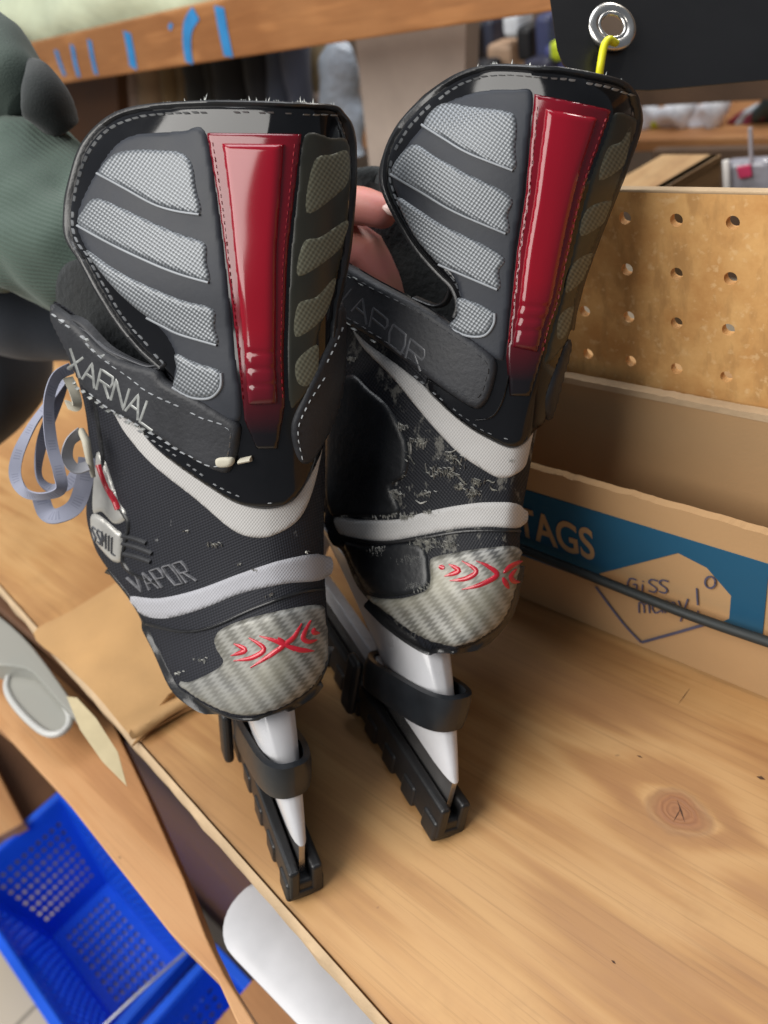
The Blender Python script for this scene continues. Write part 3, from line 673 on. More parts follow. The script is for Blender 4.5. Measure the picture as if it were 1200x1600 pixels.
    for T in (tw, tower(.180, .250, .200, .250, .103, .034, 'f')):
        v = [p for r in T for p in r]; fc = [(i*n+j, i*n+(j+1) % n, (i+1)*n+(j+1) % n, (i+1)*n+j) for i in range(len(T)-1) for j in range(n)]
        fc += [list(range(n)), [(len(T)-1)*n+j for j in range(n)]]; parts.append((v, fc, None))
    def bx(a0, a1, s0, s1, u0, u1):
        v = [lf(a, s, u) for a in (a0, a1) for s in (s0, s1) for u in (u0, u1)]
        return v, [(0, 1, 3, 2), (4, 6, 7, 5), (0, 4, 5, 1), (2, 3, 7, 6), (0, 2, 6, 4), (1, 5, 7, 3)], None
    parts.append(bx(.02, .245, -.0038, .0038, .0335, .044))
    parts.append(bx(.075, .24, -.011, .011, .088, .093))
    ho = join_meshes('blade_holder', parts, M['holder'], sk); bevelled(ho, .001)
    bl = join_meshes('blade', [bx(.006, .252, -.0015, .0015, .008, .036)], M['steel'], sk, smooth=False)
    # ---- blade guard: U channel with scalloped tread
    parts = [bx(-.001, .262, -.0088, -.0030, .004, .023), bx(-.001, .262, .0030, .0088, .004, .023), bx(-.001, .262, -.0088, .0088, .0022, .0075)]
    gd = join_meshes('blade_guard', parts, M['rubber'], sk, smooth=False); bevelled(gd, .0018, 3)
    parts = []
    for i in range(11):
        a_ = .0+i*.024
        parts.append(bx(a_, a_+.014, -.0100, .0100, -.0005, .013))
    tr = join_meshes('guard_tread', parts, M['rubber'], gd, smooth=False); bevelled(tr, .002, 3)
    # elastic band round the holder
    rings = []; N = 40
    bl0, bl1, hwid = (.0185, .100, .0118)
    for k in range(N):
        th = 2*math.pi*k/N
        cx = math.copysign(abs(math.cos(th))**.5, math.cos(th)); cy = math.copysign(abs(math.sin(th))**.75, math.sin(th))
        c = ((bl0+bl1)/2-(bl1-bl0)/2*cx, hwid*cy)
        nx, ny = -math.cos(th), math.sin(th)
        um = (.067 if isL else .069); hh = .0105; tk = .0016
        up = -.034*(c[0]-bl0)/(bl1-bl0)
        rings.append([lf(c[0]+nx*o_, c[1]+ny*o_, um+v_+up) for (o_, v_) in ((tk*1.1, -hh), (tk*1.6, -hh*.5), (tk*1.6, hh*.5), (tk*1.1, hh), (-tk, hh), (-tk, -hh))])
    rings.append(rings[0])
    v = [p for r in rings for p in r]; fc = [(i*6+j, i*6+(j+1) % 6, (i+1)*6+(j+1) % 6, (i+1)*6+j) for i in range(N) for j in range(6)]
    mesh('guard_band', v, fc, M['rubber2'], gd)
    # hook of the band at the front
    hk = join_meshes('band_hook', [bx(.092, .106, -.0185, -.0125, .006, .045), bx(.092, .106, .0125, .0185, .006, .045)], M['rubber'], gd, smooth=False); bevelled(hk, .003, 3)
    return sk
skL = build_skate('L'); skR = build_skate('R')
tag(skL, 'left skate of the pair, with lavender laces and silver lettering on its strap', 'ice skate', 'pair of hockey skates')
tag(skR, 'right skate of the pair, badly scuffed at the ankle, dark lettering on its strap', 'ice skate', 'pair of hockey skates')

# laces of the left skate: flat ribbons looping in the air
def lace_rib(name, pts, w, parent, m=None):
    P = catmull([D(*p[:3]) for p in pts], 8); tw = catmull([(p[3], 0, 0) for p in pts], 8)
    V = []; UV = []; L = 0
    for i, p in enumerate(P):
        t = P[min(i+1, len(P)-1)]-P[max(i-1, 0)]; t /= np.linalg.norm(t)
        vw = p-CP; vw /= np.linalg.norm(vw); a = np.cross(t, vw); a /= np.linalg.norm(a); b = np.cross(a, t)
        an = tw[i][0]; d1 = a*math.cos(an)+b*math.sin(an); nn_ = -a*math.sin(an)+b*math.cos(an)
        if i: L += np.linalg.norm(p-P[i-1])
        for s_, o_ in ((-1, -1), (1, -1), (1, 1), (-1, 1)): V.append(p+d1*s_*w/2+nn_*o_*.0004); UV.append((L*4, .5+s_*.5))
    Fc = [(i*4+j, i*4+(j+1) % 4, (i+1)*4+(j+1) % 4, (i+1)*4+j) for i in range(len(P)-1) for j in range(4)]+[(0, 1, 2, 3), tuple((len(P)-1)*4+j for j in range(4))]
    return mesh(name, V, Fc, m or M['lace'], parent, uvs=UV, sharp=40)
lw = .0058
lace_rib('lace', [(112, 575, .400, .2), (88, 590, .396, .5), (76, 630, .392, .6), (80, 690, .390, .3), (92, 735, .388, .1), (95, 765, .388, .6), (70, 775, .390, 1.0), (40, 770, .394, .7), (24, 745, .398, .2), (28, 710, .402, .4), (50, 665, .406, .9), (75, 630, .408, 1.0), (100, 592, .410, .8)], lw, skL)
lace_rib('lace', [(62, 770, .404, .2), (72, 800, .402, .1), (90, 806, .400, .5), (118, 790, .402, .2), (132, 750, .404, 0), (136, 715, .404, .1)], .0085, skL)
lace_rib('lace', [(100, 600, .414, .9), (84, 640, .412, .2), (66, 690, .410, .5), (60, 740, .408, 1.1), (78, 762, .406, .7), (104, 758, .404, .2), (120, 738, .404, .3)], .0058, skL)
lace_rib('lace', [(128, 675, .398, .3), (110, 690, .396, .7), (105, 715, .395, .5), (118, 732, .395, .6), (138, 728, .397, .7)], .006, skL, M['whitegrey'])
lace_rib('lace', [(106, 590, .400, .3), (116, 612, .398, .3), (120, 635, .398, .6), (104, 632, .402, .8)], .005, skL, M['cream'])
tube('lace_tip', [D(126, 672, .398), D(134, 688, .396), D(140, 720, .398), D(146, 745, .402)], [.0018, .0022, .0018, .0012], M['cream'], skL, 8)

# ------------------------------------------------------------------ shelf
kn = onz(1060, 1268, 0)
M['shelfwood'] = wood('pine_shelf_board', (.33, .155, .055), (.44, .235, .087), (.54, .32, .135), 'x', 1., [(kn[0], kn[1], 0, .0135)])
M['shelfedge'] = simple('raw_board_edge', (.50, .32, .16), .7, .15, bump=.4, bscale=200)
M['orange'] = wood('orange_stained_wood', (.27, .11, .035), (.40, .175, .06), (.46, .23, .09), 'x', 1.3)
M['plank'] = wood('orange_brown_plank', (.36, .16, .06), (.50, .25, .10), (.56, .31, .14), 'x', 1.)
M['card'] = simple('brown_cardboard', (.44, .27, .13), .85, .08, nscale=9, bump=.25, bscale=500)
M['cardlite'] = simple('torn_cardboard_edge', (.50, .36, .22), .9, .15, bump=.6, bscale=400)
M['cardtan'] = simple('tan_cardboard', (.47, .275, .115), .8, .12, nscale=14, bump=.25, bscale=300)
E1 = onz(195, 1132, 0); E2 = onz(612, 1600, 0); ed_ = (E2-E1)/np.linalg.norm(E2-E1); en_ = np.array((ed_[1], -ed_[0], 0)); en_ = en_ if en_[1] < 0 else -en_
def efront(t_, o_, z): p = E1+ed_*t_+en_*o_; return np.array((p[0], p[1], z))
sh = prism('shelf', [efront(-1.2, 0, 0), efront(1.0, 0, 0), (1.0, .62, 0), (-1.8, .62, 0)], (0, 0, -.016), M['shelfwood'], None, .001); tag(sh, kind='structure')
V = []; Fc = []; N = 200
for i, t_ in enumerate(np.linspace(-.9, .8, N)):
    j1 = .0010*noise.noise(Vector((t_*60, 0, 0))); j2 = .0012*noise.noise(Vector((t_*45, 5, 0)))
    V += [efront(t_, .0006, -.014), efront(t_, .0045+j2, -.0135+j1), efront(t_, .0042+j2, -.001+j1), efront(t_, .001, .0018+j1), efront(t_, .0006, .0008)]
for i in range(N-1):
    for j in range(5): Fc.append((i*5+j, i*5+(j+1) % 5, (i+1)*5+(j+1) % 5, (i+1)*5+j))
Fc += [tuple(range(5)), tuple((N-1)*5+j for j in range(5))]
lp = mesh('shelf_edging', V, Fc, M['cardlite']); tag(lp, 'pale raw edging strip with torn fibres along the front of the wooden shelf', 'edging')
print('edge', E1, E2)
ck = []
for (x0_, y0_, x1_, y1_, w_) in ((1058, 1250, 1070, 1285, .0007), (1064, 1262, 1052, 1284, .0004), (1182, 1213, 1196, 1218, .0016), (995, 1180, 1004, 1184, .0007), (955, 1500, 962, 1506, .0008), (1078, 1075, 1060, 1100, .0003)):
    a_, b_ = onz(x0_, y0_, .0002), onz(x1_, y1_, .0002); d_ = (b_-a_)/np.linalg.norm(b_-a_); n_ = np.array((-d_[1], d_[0], 0))*w_/2
    o_ = len(ck)*0
    ck.append(([a_, (a_+b_)/2+n_*1.4, b_, (a_+b_)/2-n_]+[p-np.array((0, 0, .0004)) for p in (a_, (a_+b_)/2+n_*1.4, b_, (a_+b_)/2-n_)], [(0, 1, 2, 3), (4, 7, 6, 5), (0, 4, 5, 1), (1, 5, 6, 2), (2, 6, 7, 3), (3, 7, 4, 0)], None))
o = join_meshes('knot_cracks', ck, simple('dark_wood_crack', (.07, .03, .015), .8), sh, smooth=False)
# cardboard sheet with a creased corner
def cardz(x, y): return 0
cs = empty('cardboard_sheet', tuple(onz(190, 1050, .004)))
tag(cs, 'creased piece of brown cardboard lying at the shelf edge left of the skates', 'cardboard')
poly = [(52, 990), (110, 955), (190, 905), (300, 840), (420, 900), (420, 1060), (330, 1085), (270, 1112), (212, 1150), (196, 1140), (150, 1085), (100, 1035)]
base = onz(0, 0, 0)
bd = resample(catmull(poly, 4, True), 8); q = np.array(bd); gx, gy = np.meshgrid(np.arange(60, 420, 9), np.arange(860, 1165, 9)); G = np.stack([gx.ravel(), gy.ravel()], 1); G = G[inside(G, q)]; G = G[dist(G, q) > 4]
nb = len(bd); V2, _, F2, *_ = delaunay_2d_cdt([Vector(p) for p in bd]+[Vector(p) for p in G], [(i, (i+1) % nb) for i in range(nb)], [], 1, .01)
V2 = np.array([tuple(v) for v in V2])
def cz(x, y):
    d = ((x-205)*.45+(y-1165)*.9)  # towards the bottom crease the sheet curls up
    z = .003+.010*math.exp(-((y-(1150-(x-190)*.62))/22.)**2)*(1 if x < 420 else 0)+.0015*noise.noise(Vector((x*.02, y*.02, 0)))
    return z
A1 = [onz(x, y, cz(x, y)) for x, y in V2]; n = len(A1); Fc = [list(t) for t in F2]; ed = set((t[i], t[(i+1) % 3]) for t in F2 for i in range(3))
Fc += [[i+n for i in t][::-1] for t in F2]+[[b, a, a+n, b+n] for a, b in ed if (b, a) not in ed]
mesh('sheet', A1+[p-np.array((0, 0, .0022)) for p in A1], Fc, M['cardtan'], cs)
poly2 = [(205, 1165), (235, 1120), (262, 1085), (300, 1060), (345, 1062), (330, 1092), (285, 1112), (235, 1140)]
prism('folded_flap', [onz(x, y, .004+(.014 if i in (2, 3, 4) else 0)) for i, (x, y) in enumerate(poly2)], (0, 0, -.002), M['cardtan'], cs, .0005)
tp = prism('clear_tape', [onz(x, y, -.001) for x, y in [(104, 1088), (120, 1090), (150, 1122), (184, 1175), (198, 1228), (160, 1190), (125, 1140)]], (0, 0, -.0006), simple('yellowed_tape', (.50, .42, .26), .3, .1), None, .0001)
tag(tp, 'yellowed strip of clear tape stuck at the shelf edge', 'tape')

# ------------------------------------------------------------------ pegboard
pb = empty('pegboard', (-.15, .345, .2)); tag(pb, 'tan perforated hardboard panel standing behind the cardboard tag box', 'pegboard')
t = NT('hardboard'); c = t.coord(); n1 = t.noise(c, 38, 6, .65); n2 = t.noise(t.coord(scale=(1, 1, .35)), 120, 4); n3 = t.noise(c, 9, 3)
cc = t.mix(t.ramp(n1, [(.35, (0, 0, 0)), (.66, (1, 1, 1))]), (.56, .27, .08), (.76, .45, .17)); cc = t.mix(t.ramp(n2, [(.50, (0, 0, 0)), (.66, (.8, .8, .8))]), cc, (.46, .24, .08)); cc = t.mix(t.ramp(t.noise(c, 260, 3), [(.58, (0, 0, 0)), (.7, (.6, .6, .6))]), cc, (.80, .55, .28)); cc = t.mix(t.math('MULTIPLY', n3, .3), cc, (.60, .34, .13))
t.set(col=cc, rough=.75); t.bump(n2, .3, .0006); M['hard'] = t.m
PY = .345; s = .0258; p0 = ony(1145, 348, PY); hr = .0031
x0 = p0[0]; z0 = p0[2]; V = []; Fc = []
ztop = ony(1060, 302, PY)[2]; K = 16
cols_ = range(-5, 8); rows_ = range(0, 8)
def addq(a): b0 = len(V); V.extend(a); return list(range(b0, b0+len(a)))
for dy in (0., .0045):
    for i in cols_:
        for j in rows_:
            cx, cz_ = x0+i*s, z0-j*s
            zt = cz_+s/2 if j > 0 else ztop
            if i == -5 and False: pass
            lo = (cx-s/2, cz_-s/2); hi = (cx+s/2, zt)
            ring = [(cx+hr*math.cos(2*math.pi*k/K), cz_+hr*math.sin(2*math.pi*k/K)) for k in range(K)]
            sq = []
            for k in range(K):
                th = 2*math.pi*k/K; dx, dz = math.cos(th), math.sin(th); tx = (s/2)/abs(dx) if abs(dx) > 1e-6 else 9; tz = ((hi[1]-cz_) if dz > 0 else s/2)/abs(dz) if abs(dz) > 1e-6 else 9
                tt = min(tx, tz); sq.append((cx+dx*tt, cz_+dz*tt))
            a = addq([(p[0], PY+dy, p[1]) for p in ring]); b = addq([(p[0], PY+dy, p[1]) for p in sq])
            cr = addq([(X_, PY+dy, Z_) for X_ in (lo[0], hi[0]) for Z_ in (lo[1], hi[1])])
            for k in range(K):
                k2 = (k+1) % K; Fc.append((a[k], a[k2], b[k2], b[k]))
                pa, pb_ = sq[k], sq[k2]
                if abs(pa[0]-pb_[0]) > 1e-7 and abs(pa[1]-pb_[1]) > 1e-7:
                    ci = (0 if pa[0]+pb_[0] < 2*cx else 2)+(0 if pa[1]+pb_[1] < 2*cz_ else 1)
                    Fc.append((b[k], b[k2], cr[ci]))
            if dy == 0:
                a2 = addq([(p[0], PY+.0045, p[1]) for p in ring])
                for k in range(K): Fc.append((a[k], a[(k+1) % K], a2[(k+1) % K], a2[k]))
board = mesh('board', V, Fc, M['hard'], pb, smooth=False)
xl, xr = x0-5.5*s, x0+7.5*s
box('top_edge', (xl, PY-.0002, ztop-.0002), (xr, PY+.0047, ztop+.0014), M['cardlite'], pb, .0006)

# ------------------------------------------------------------------ tag box
tb = empty('cardboard_box', (-.15, .31, 0)); tag(tb, 'low open cardboard box with a blue band reading TAGS in front of the pegboard', 'cardboard box')
BY = .292; xa = -.34; xb = .06
zf = ony(1020, 785, BY)[2]
def torn(name, ya, za, zb, th, amp, sd, m, xa_=xa, xb_=xb):
    N = 160; V = []; Fc = []
    for i in range(N):
        x = xa_+(xb_-xa_)*i/(N-1); e = amp*noise.noise(Vector((x*70, sd, 0)))+amp*.6*noise.noise(Vector((x*220, sd, 3)))
        V += [(x, ya, za), (x, ya, zb+e), (x, ya+th, zb+e*.6+.0008), (x, ya+th, za)]
    for i in range(N-1):
        for j in range(4): Fc.append((i*4+j, i*4+(j+1) % 4, (i+1)*4+(j+1) % 4, (i+1)*4+j))
    Fc += [(0, 1, 2, 3), tuple((N-1)*4+j for j in range(4))]
    return mesh(name, V, Fc, m, tb, smooth=False)
torn('front_wall', BY, .0015, zf, .004, .0016, 1, M['card'])
zb_ = ony(1040, 617, .338)[2]
torn('back_wall', .336, .0015, zb_, .004, .0012, 7, M['card'])
torn('back_wall_edge', .3355, zb_-.003, zb_+.0006, .0048, .0012, 7, M['cardlite'])
box('box_floor', (xa, BY+.004, .001), (xb, .336, .004), M['card'], tb, 0)
box('end_wall', (xb, BY, .001), (xb+.004, .34, zf), M['card'], tb, .001)
box('end_wall', (xa-.004, BY, .001), (xa, .34, zf), M['card'], tb, .001)
M['blue'] = simple('blue_printed_ink', (.006, .085, .17), .7, .12, nscale=12)
def pz(x, y, Y=BY): p = ony(x, y, Y); return p
b0, b1 = pz(830, 768), pz(1200, 880); c0, c1 = pz(830, 873), pz(1193, 1005)
zt = (b0[2]+b1[2])/2; zc = (c0[2]+c1[2])/2
xe = pz(1195, 960)[0]
def flatpoly(name, pts, off, m, par_, bv=0): return prism(name, [(p[0], BY-off, p[2]) for p in pts], (0, off*.8, 0), m, par_, bv)
tagp = [(938, 895), (1060, 863), (1105, 886), (1143, 930), (1140, 966), (1125, 974)]
tp3 = [pz(*p) for p in tagp]
band = [(xa, BY, zt), (xe, BY, zt), (xe, BY, zc), (tp3[-1][0], BY, tp3[-1][2])]+tp3[::-1][1:]+[(tp3[0][0]-.003, BY, zc+0.0), (xa, BY, zc)]
mesh('blue_band', [(p[0], BY-.0006, p[2]) for p in band]+[(p[0], BY+.0005, p[2]) for p in band],
     [list(range(len(band)))]+[list(range(2*len(band)-1, len(band)-1, -1))]+[(i, (i+1) % len(band), len(band)+(i+1) % len(band), len(band)+i) for i in range(len(band))], M['blue'], tb, smooth=False)
# TAGS lettering
tc = bpy.data.curves.new('t', 'FONT'); tc.body = 'TAGS'; tc.size = 1; tc.offset = .016; tc.extrude = .0; to = bpy.data.objects.new('t', tc); COL.objects.link(to)
dg = bpy.context.evaluated_depsgraph_get(); me = bpy.data.meshes.new_from_object(to.evaluated_get(dg)); bpy.data.objects.remove(to)
vs_ = np.array([v.co[:] for v in me.vertices]); mn, mx = vs_.min(0), vs_.max(0)
ga, gb = pz(808, 812), pz(933, 868); gt, gbm = pz(870, 818), pz(862, 858)
wdt = pz(934, 850)[0]-pz(812, 805)[0]; hgt = pz(896, 816)[2]-pz(890, 861)[2]
xs = pz(812, 830)[0]; zbm = pz(893, 862)[2]
lv = [(xs+(v[0]-mn[0])/(mx[0]-mn[0])*wdt, BY-.0010, zbm+(v[1]-mn[1])/(mx[1]-mn[1])*hgt) for v in vs_]
lt = mesh('lettering', lv, [list(p.vertices) for p in me.polygons], M['card'], tb, smooth=False)
sol = lt.modifiers.new('s', 'SOLIDIFY'); sol.thickness = .0003
# pen lines of the tag drawing
M['ink'] = simple('purple_grey_ink', (.085, .085, .14), .8)
def penY(name, lines, w, m, parent, off=.0012, Y=BY):
    parts = []
    for l in lines:
        P = [pz(*p, Y) for p in l]; P = resample(catmull(P, 4) if len(P) > 2 else P, .003, False)
        P = np.array(P); T = np.gradient(P, axis=0); T /= np.linalg.norm(T, axis=1)[:, None]+1e-9
        Nn = np.stack([-T[:, 2], 0*T[:, 0], T[:, 0]], 1)
        v = []; 
        for p, nn_ in zip(P, Nn): v += [p-nn_*w/2-(0, off, 0), p+nn_*w/2-(0, off, 0)]
        v = [np.array((a[0], Y-off, a[2])) for a in v]; L = len(P)
        v2 = [a+(0, .0003, 0) for a in v]
        fc = [(i*2, i*2+1, i*2+3, i*2+2) for i in range(L-1)]; fc += [tuple(k+2*L for k in q)[::-1] for q in fc]
        parts.append((v+v2, fc, None))
    return join_meshes(name, parts, m, parent, smooth=False)
penY('tag_outline', [[(932, 915), (975, 972), (1003, 1002)], [(1003, 1002), (1050, 989), (1105, 973)]], .0017, M['ink'], tb)
e0 = (1111, 908); penY('tag_eyelet', [[(e0[0]+8*math.cos(a)-2*math.sin(a)*0, e0[1]+9*math.sin(a)) for a in np.linspace(0, 6.4, 14)]], .001, M['ink'], tb)
hand = text_lines('GiSS', [(982, 902), (1046, 905), (1044, 925), (982, 920)], .2)+text_lines('mamy!', [(1000, 930), (1098, 920), (1098, 956), (1000, 956)], .25)
penY('handwriting', hand, .0009, M['ink'], tb)
# black cord stretched across the box
cdp = [pz(x, y, .283) for x, y in [(700, 812), (822, 860), (960, 915), (1080, 962), (1200, 1003), (1330, 1046)]]
cdb = tube('black_strip', catmull(cdp, 6), .0028, simple('black_strip_rubber', (.018, .022, .022), .6), None, 10); tag(cdb, 'thin black strip stretched across the lower front of the cardboard tag box', 'strip')

# ------------------------------------------------------------------ person
SK = NT('skin'); c = SK.coord(); n1 = SK.noise(c, 45, 4); n2 = SK.noise(c, 700, 3)
SK.set(col=SK.mix(SK.ramp(n1, [(.35, (0, 0, 0)), (.65, (1, 1, 1))]), (.60, .27, .20), (.66, .24, .21)), rough=.5, sss=.15); SK.b.inputs['Subsurface Scale'].default_value = .004; SK.bump(n2, .15, .0005)
pr = empty('person', tuple(D(60, 420, .5))); tag(pr, 'person in a green sweatshirt reaching in from the left to hold the skates upright', 'person')
def skin_mesh(name, nodes, edges, m, parent, sub=2):
    me = bpy.data.meshes.new(name); me.from_pydata([tuple(map(float, D(*p[:3]))) for p in nodes], edges, []); o = bpy.data.objects.new(name, me); COL.objects.link(o)
    sm = o.modifiers.new('skin', 'SKIN'); sm.use_smooth_shade = True
    for i, p in enumerate(nodes): me.skin_vertices[0].data[i].radius = (p[3], p[4] if len(p) > 4 else p[3])
    me.skin_vertices[0].data[0].use_root = True
    s_ = o.modifiers.new('sub', 'SUBSURF'); s_.levels = sub; s_.render_levels = sub
    dg = bpy.context.evaluated_depsgraph_get(); me2 = bpy.data.meshes.new_from_object(o.evaluated_get(dg)); me2.name = name
    bpy.data.objects.remove(o); o = bpy.data.objects.new(name, me2); COL.objects.link(o); me2.materials.clear(); me2.materials.append(m)
    me2.polygons.foreach_set('use_smooth', [True]*len(me2.polygons)); par(o, parent); return o
nodes = [(440, 385, .440, .024, .020), (300, 390, .455, .026, .022), (150, 390, .47, .030), (505, 385, .432, .026, .022), (545, 395, .425, .020, .020),
         (500, 340, .418, .013), (545, 318, .405, .0115), (588, 325, .397, .0098), (618, 345, .394, .0072),            # thumb
         (578, 400, .420, .0125), (608, 440, .420, .0105), (632, 490, .424, .0095), (645, 535, .430, .008),            # index
         (560, 430, .428, .0125), (580, 480, .432, .0105), (596, 525, .438, .0095), (600, 560, .444, .008),
         (530, 440, .434, .012), (545, 490, .440, .010), (555, 535, .446, .009), (556, 565, .452, .0075),
         (500, 440, .440, .011), (508, 485, .446, .009), (512, 525, .452, .008)]
edges = [(2, 1), (1, 0), (0, 3), (3, 4), (3, 5), (5, 6), (6, 7), (7, 8), (4, 9), (9, 10), (10, 11), (11, 12), (4, 13), (13, 14), (14, 15), (15, 16), (3, 17), (17, 18), (18, 19), (19, 20), (3, 21), (21, 22), (22, 23)]
skin_mesh('hand', nodes, edges, SK.m, pr)
tube('thumb_nail', [D(598, 316, .3915), D(606, 322, .3895), D(614, 330, .3885), D(620, 338, .389)], [.0012, .0036, .0038, .0015], simple('nail', (.68, .46, .40), .3, .05, bump=0), pr, 14, .35)
def cloth(name, col, ribs=0):
    t = NT(name); c = t.coord(); n = t.noise(c, 30, 4); nf = t.noise(c, 900, 2)
    t.set(col=t.mix(n, tuple(x*.75 for x in col), tuple(x*1.2 for x in col)), rough=.95, sheen=.15); t.bump(nf, .4, .0008)
    if ribs:
        w = t.node('ShaderNodeTexWave'); t.link(t.coord(rot=(0, .35, .9)), w.inputs[0]); w.inputs[1].default_value = ribs; w.inputs[2].default_value = .6; t.bump(w.outputs[1], .45, .0012)
    return t.m
M['green'] = cloth('green_ribbed_knit', (.060, .090, .072)); M['green2'] = cloth('grey_green_sweatshirt', (.062, .085, .072)); M['navy'] = cloth('navy_cloth', (.012, .016, .024)); M['char'] = cloth('charcoal_cloth', (.016, .020, .020))
def dz(sc, am):
    return lambda q, nrm: nrm*am*noise.noise(Vector(q)*sc)
P = catmull([D(-140, 330, .52), D(-40, 325, .505), D(40, 322, .49), D(110, 345, .475), D(165, 372, .465), D(215, 395, .46)], 7)
r = [p[0] for p in catmull([(.060, 0), (.057, 0), (.053, 0), (.051, 0), (.048, 0), (.036, 0)], 7)]
tube('sleeve_cuff', P, r, M['green'], pr, 480, .85, up=(0, 0, 1), disp=lambda q, nrm: nrm*(.016*noise.noise(Vector(q)*14)+.005*noise.noise(Vector(q)*45)), ribs=(110, .00025))
P = catmull([D(-170, 60, .50), D(-90, 90, .485), D(-20, 118, .475), D(22, 148, .468), D(45, 175, .465)], 8)
tube('sweatshirt_sleeve', P, [p[0] for p in catmull([(.045, 0), (.040, 0), (.034, 0), (.026, 0), (.014, 0)], 8)], M['green2'], pr, 32, 1, disp=dz(35, .006))
P = catmull([D(52, 106, .458), D(66, 128, .453), D(76, 158, .451), D(80, 186, .452), D(80, 210, .457)], 6)
tube('sleeve_fold', P, [p[0] for p in catmull([(.004, 0), (.009, 0), (.0125, 0), (.011, 0), (.003, 0)], 6)], M['char'], pr, 20, 1.4, disp=dz(40, .002))
P = catmull([D(-60, 380, .72), D(-40, 470, .70), D(-22, 560, .68), D(-30, 620, .67), D(-70, 690, .67)], 7)
tube('trousers', P, [p[0] for p in catmull([(.06, 0), (.058, 0), (.050, 0), (.042, 0), (.025, 0)], 7)], M['navy'], pr, 32, disp=dz(18, .006))
P = catmull([D(-60, 470, .60), D(20, 490, .60), D(90, 505, .60), D(200, 520, .59)], 6)
tube('jacket_hem', P, [p[0] for p in catmull([(.032, 0), (.034, 0), (.030, 0), (.025, 0)], 6)], M['navy'], pr, 24, disp=dz(22, .005))

# ------------------------------------------------------------------ banner, grommet, cable tie
M['vinyl'] = simple('black_vinyl', (.008, .008, .009), .38, .3, nscale=6, bump=.15, bscale=20, bdist=.004)
bn = empty('vinyl_banner', tuple(D(1000, 60, .40))); tag(bn, 'black vinyl sheet with a metal eyelet hanging at the top right corner', 'banner')
gc = D(956, 42, .392)
poly = [(846, -120), (856, -40), (863, 20), (880, 100), (930, 118), (990, 140), (1070, 136), (1200, 124), (1400, 108), (1420, -150)]
bd = resample(catmull(poly, 3, True), 16); q = np.array(bd)
gx, gy = np.meshgrid(np.arange(846, 1420, 16), np.arange(-150, 140, 16)); G = np.stack([gx.ravel(), gy.ravel()], 1).astype(float); G = G[inside(G, q)]; G = G[dist(G, q) > 7]
hc_ = np.array([(956+27*math.cos(a)*.9, 42+27*math.sin(a)) for a in np.linspace(0, 2*math.pi, 24, endpoint=False)])
G = G[np.linalg.norm(G-np.array([956, 42]), axis=1) > 34]
nb = len(bd); nh = len(hc_)
V2, _, F2, *_ = delaunay_2d_cdt([Vector(p) for p in bd]+[Vector(p) for p in hc_]+[Vector(p) for p in G], [(i, (i+1) % nb) for i in range(nb)]+[(nb+i, nb+(i+1) % nh) for i in range(nh)], [], 1, .01)
V2 = np.array([tuple(v) for v in V2]); F2 = [t for t in F2 if np.linalg.norm(V2[list(t)].mean(0)-np.array([956, 42])) > 25]
def bdp(x, y): return .392+.00006*(x-956)+.004*math.sin((x-930)*.012)
A1 = [D(x, y, bdp(x, y)) for x, y in V2]; n = len(A1); ed = set((t[i], t[(i+1) % len(t)]) for t in F2 for i in range(len(t)))
vdir = RM@np.array([0, 0, -1.])*.001
Fc = [list(t) for t in F2]+[[i+n for i in t][::-1] for t in F2]+[[b, a, a+n, b+n] for a, b in ed if (b, a) not in ed]
mesh('sheet', A1+[p+vdir for p in A1], Fc, M['vinyl'], bn)
def torus(name, c, R1, r1, ax, m, parent, n=40, k=12, sq=1.):
    ax = ax/np.linalg.norm(ax); u = np.cross(ax, (0, 0, 1.)); u /= np.linalg.norm(u); v = np.cross(ax, u); rings = []
    for i in range(n):
        a = 2*math.pi*i/n; d = u*math.cos(a)+v*math.sin(a)
        rings.append([c+d*(R1+r1*math.cos(2*math.pi*j/k))+ax*r1*sq*math.sin(2*math.pi*j/k) for j in range(k)])
    rings.append(rings[0]); return loft(name, rings, m, parent, cap=False)
chrome = simple('nickel_eyelet', (.55, .53, .50), .25, .15, metal=.95)
vv = RM@np.array([.12, .1, 1.])
torus('eyelet', gc, .0098, .0031, vv, chrome, bn, sq=.7); torus('eyelet_barrel', gc+vv*.0006, .0068, .0012, vv, chrome, bn)
yl = simple('yellow_nylon', (.75, .72, .015), .4, .05)
P = catmull([D(968, 66, .398), D(962, 68, .390), D(952, 62, .386), D(944, 72, .385), D(939, 98, .386), D(936, 122, .390), D(935, 150, .396), D(950, 150, .404), D(962, 100, .404), D(968, 66, .398)], 6)
ct = tube('cable_tie', P, .0019, yl, None, 10); tag(ct, 'bright yellow cable tie looped through the metal eyelet', 'cable tie')

# ------------------------------------------------------------------ upper plank with blue lettering
UB = .78
tz, bz = ony(300, 40, UB)[2], ony(470, 76, UB)[2]
up_ = empty('upper_plank', (-1, UB, bz)); tag(up_, 'orange wooden shelf plank with blue painted letters along the top of the photo', 'shelf plank')
tl = ony(0, 78, UB); 
box('plank', (-2.6, UB, bz), (.35, UB+.03, tl[2]), M['orange'], up_, .003)
bp = simple('blue_paint', (.03, .24, .56), .6, .15)
for q_ in ([(88, 78), (94, 98), (102, 118)], [(113, 70), (118, 98), (124, 120)], [(140, 62), (145, 90), (151, 116)]): penY('painted_letter', [q_], .011, bp, up_, .001, UB)
penY('painted_letter', [[(199, 50), (205, 80), (209, 106)]], .019, bp, up_, .001, UB)
penY('painted_letter', [[(307, 20), (295, 40), (293, 70), (297, 98)]], .018, bp, up_, .0014, UB)
penY('painted_letter', [[(343, 10), (350, 50), (358, 88)]], .020, bp, up_, .0012, UB)
penY('painted_letter', [[(265, 38), (269, 44)]], .012, bp, up_, .001, UB)
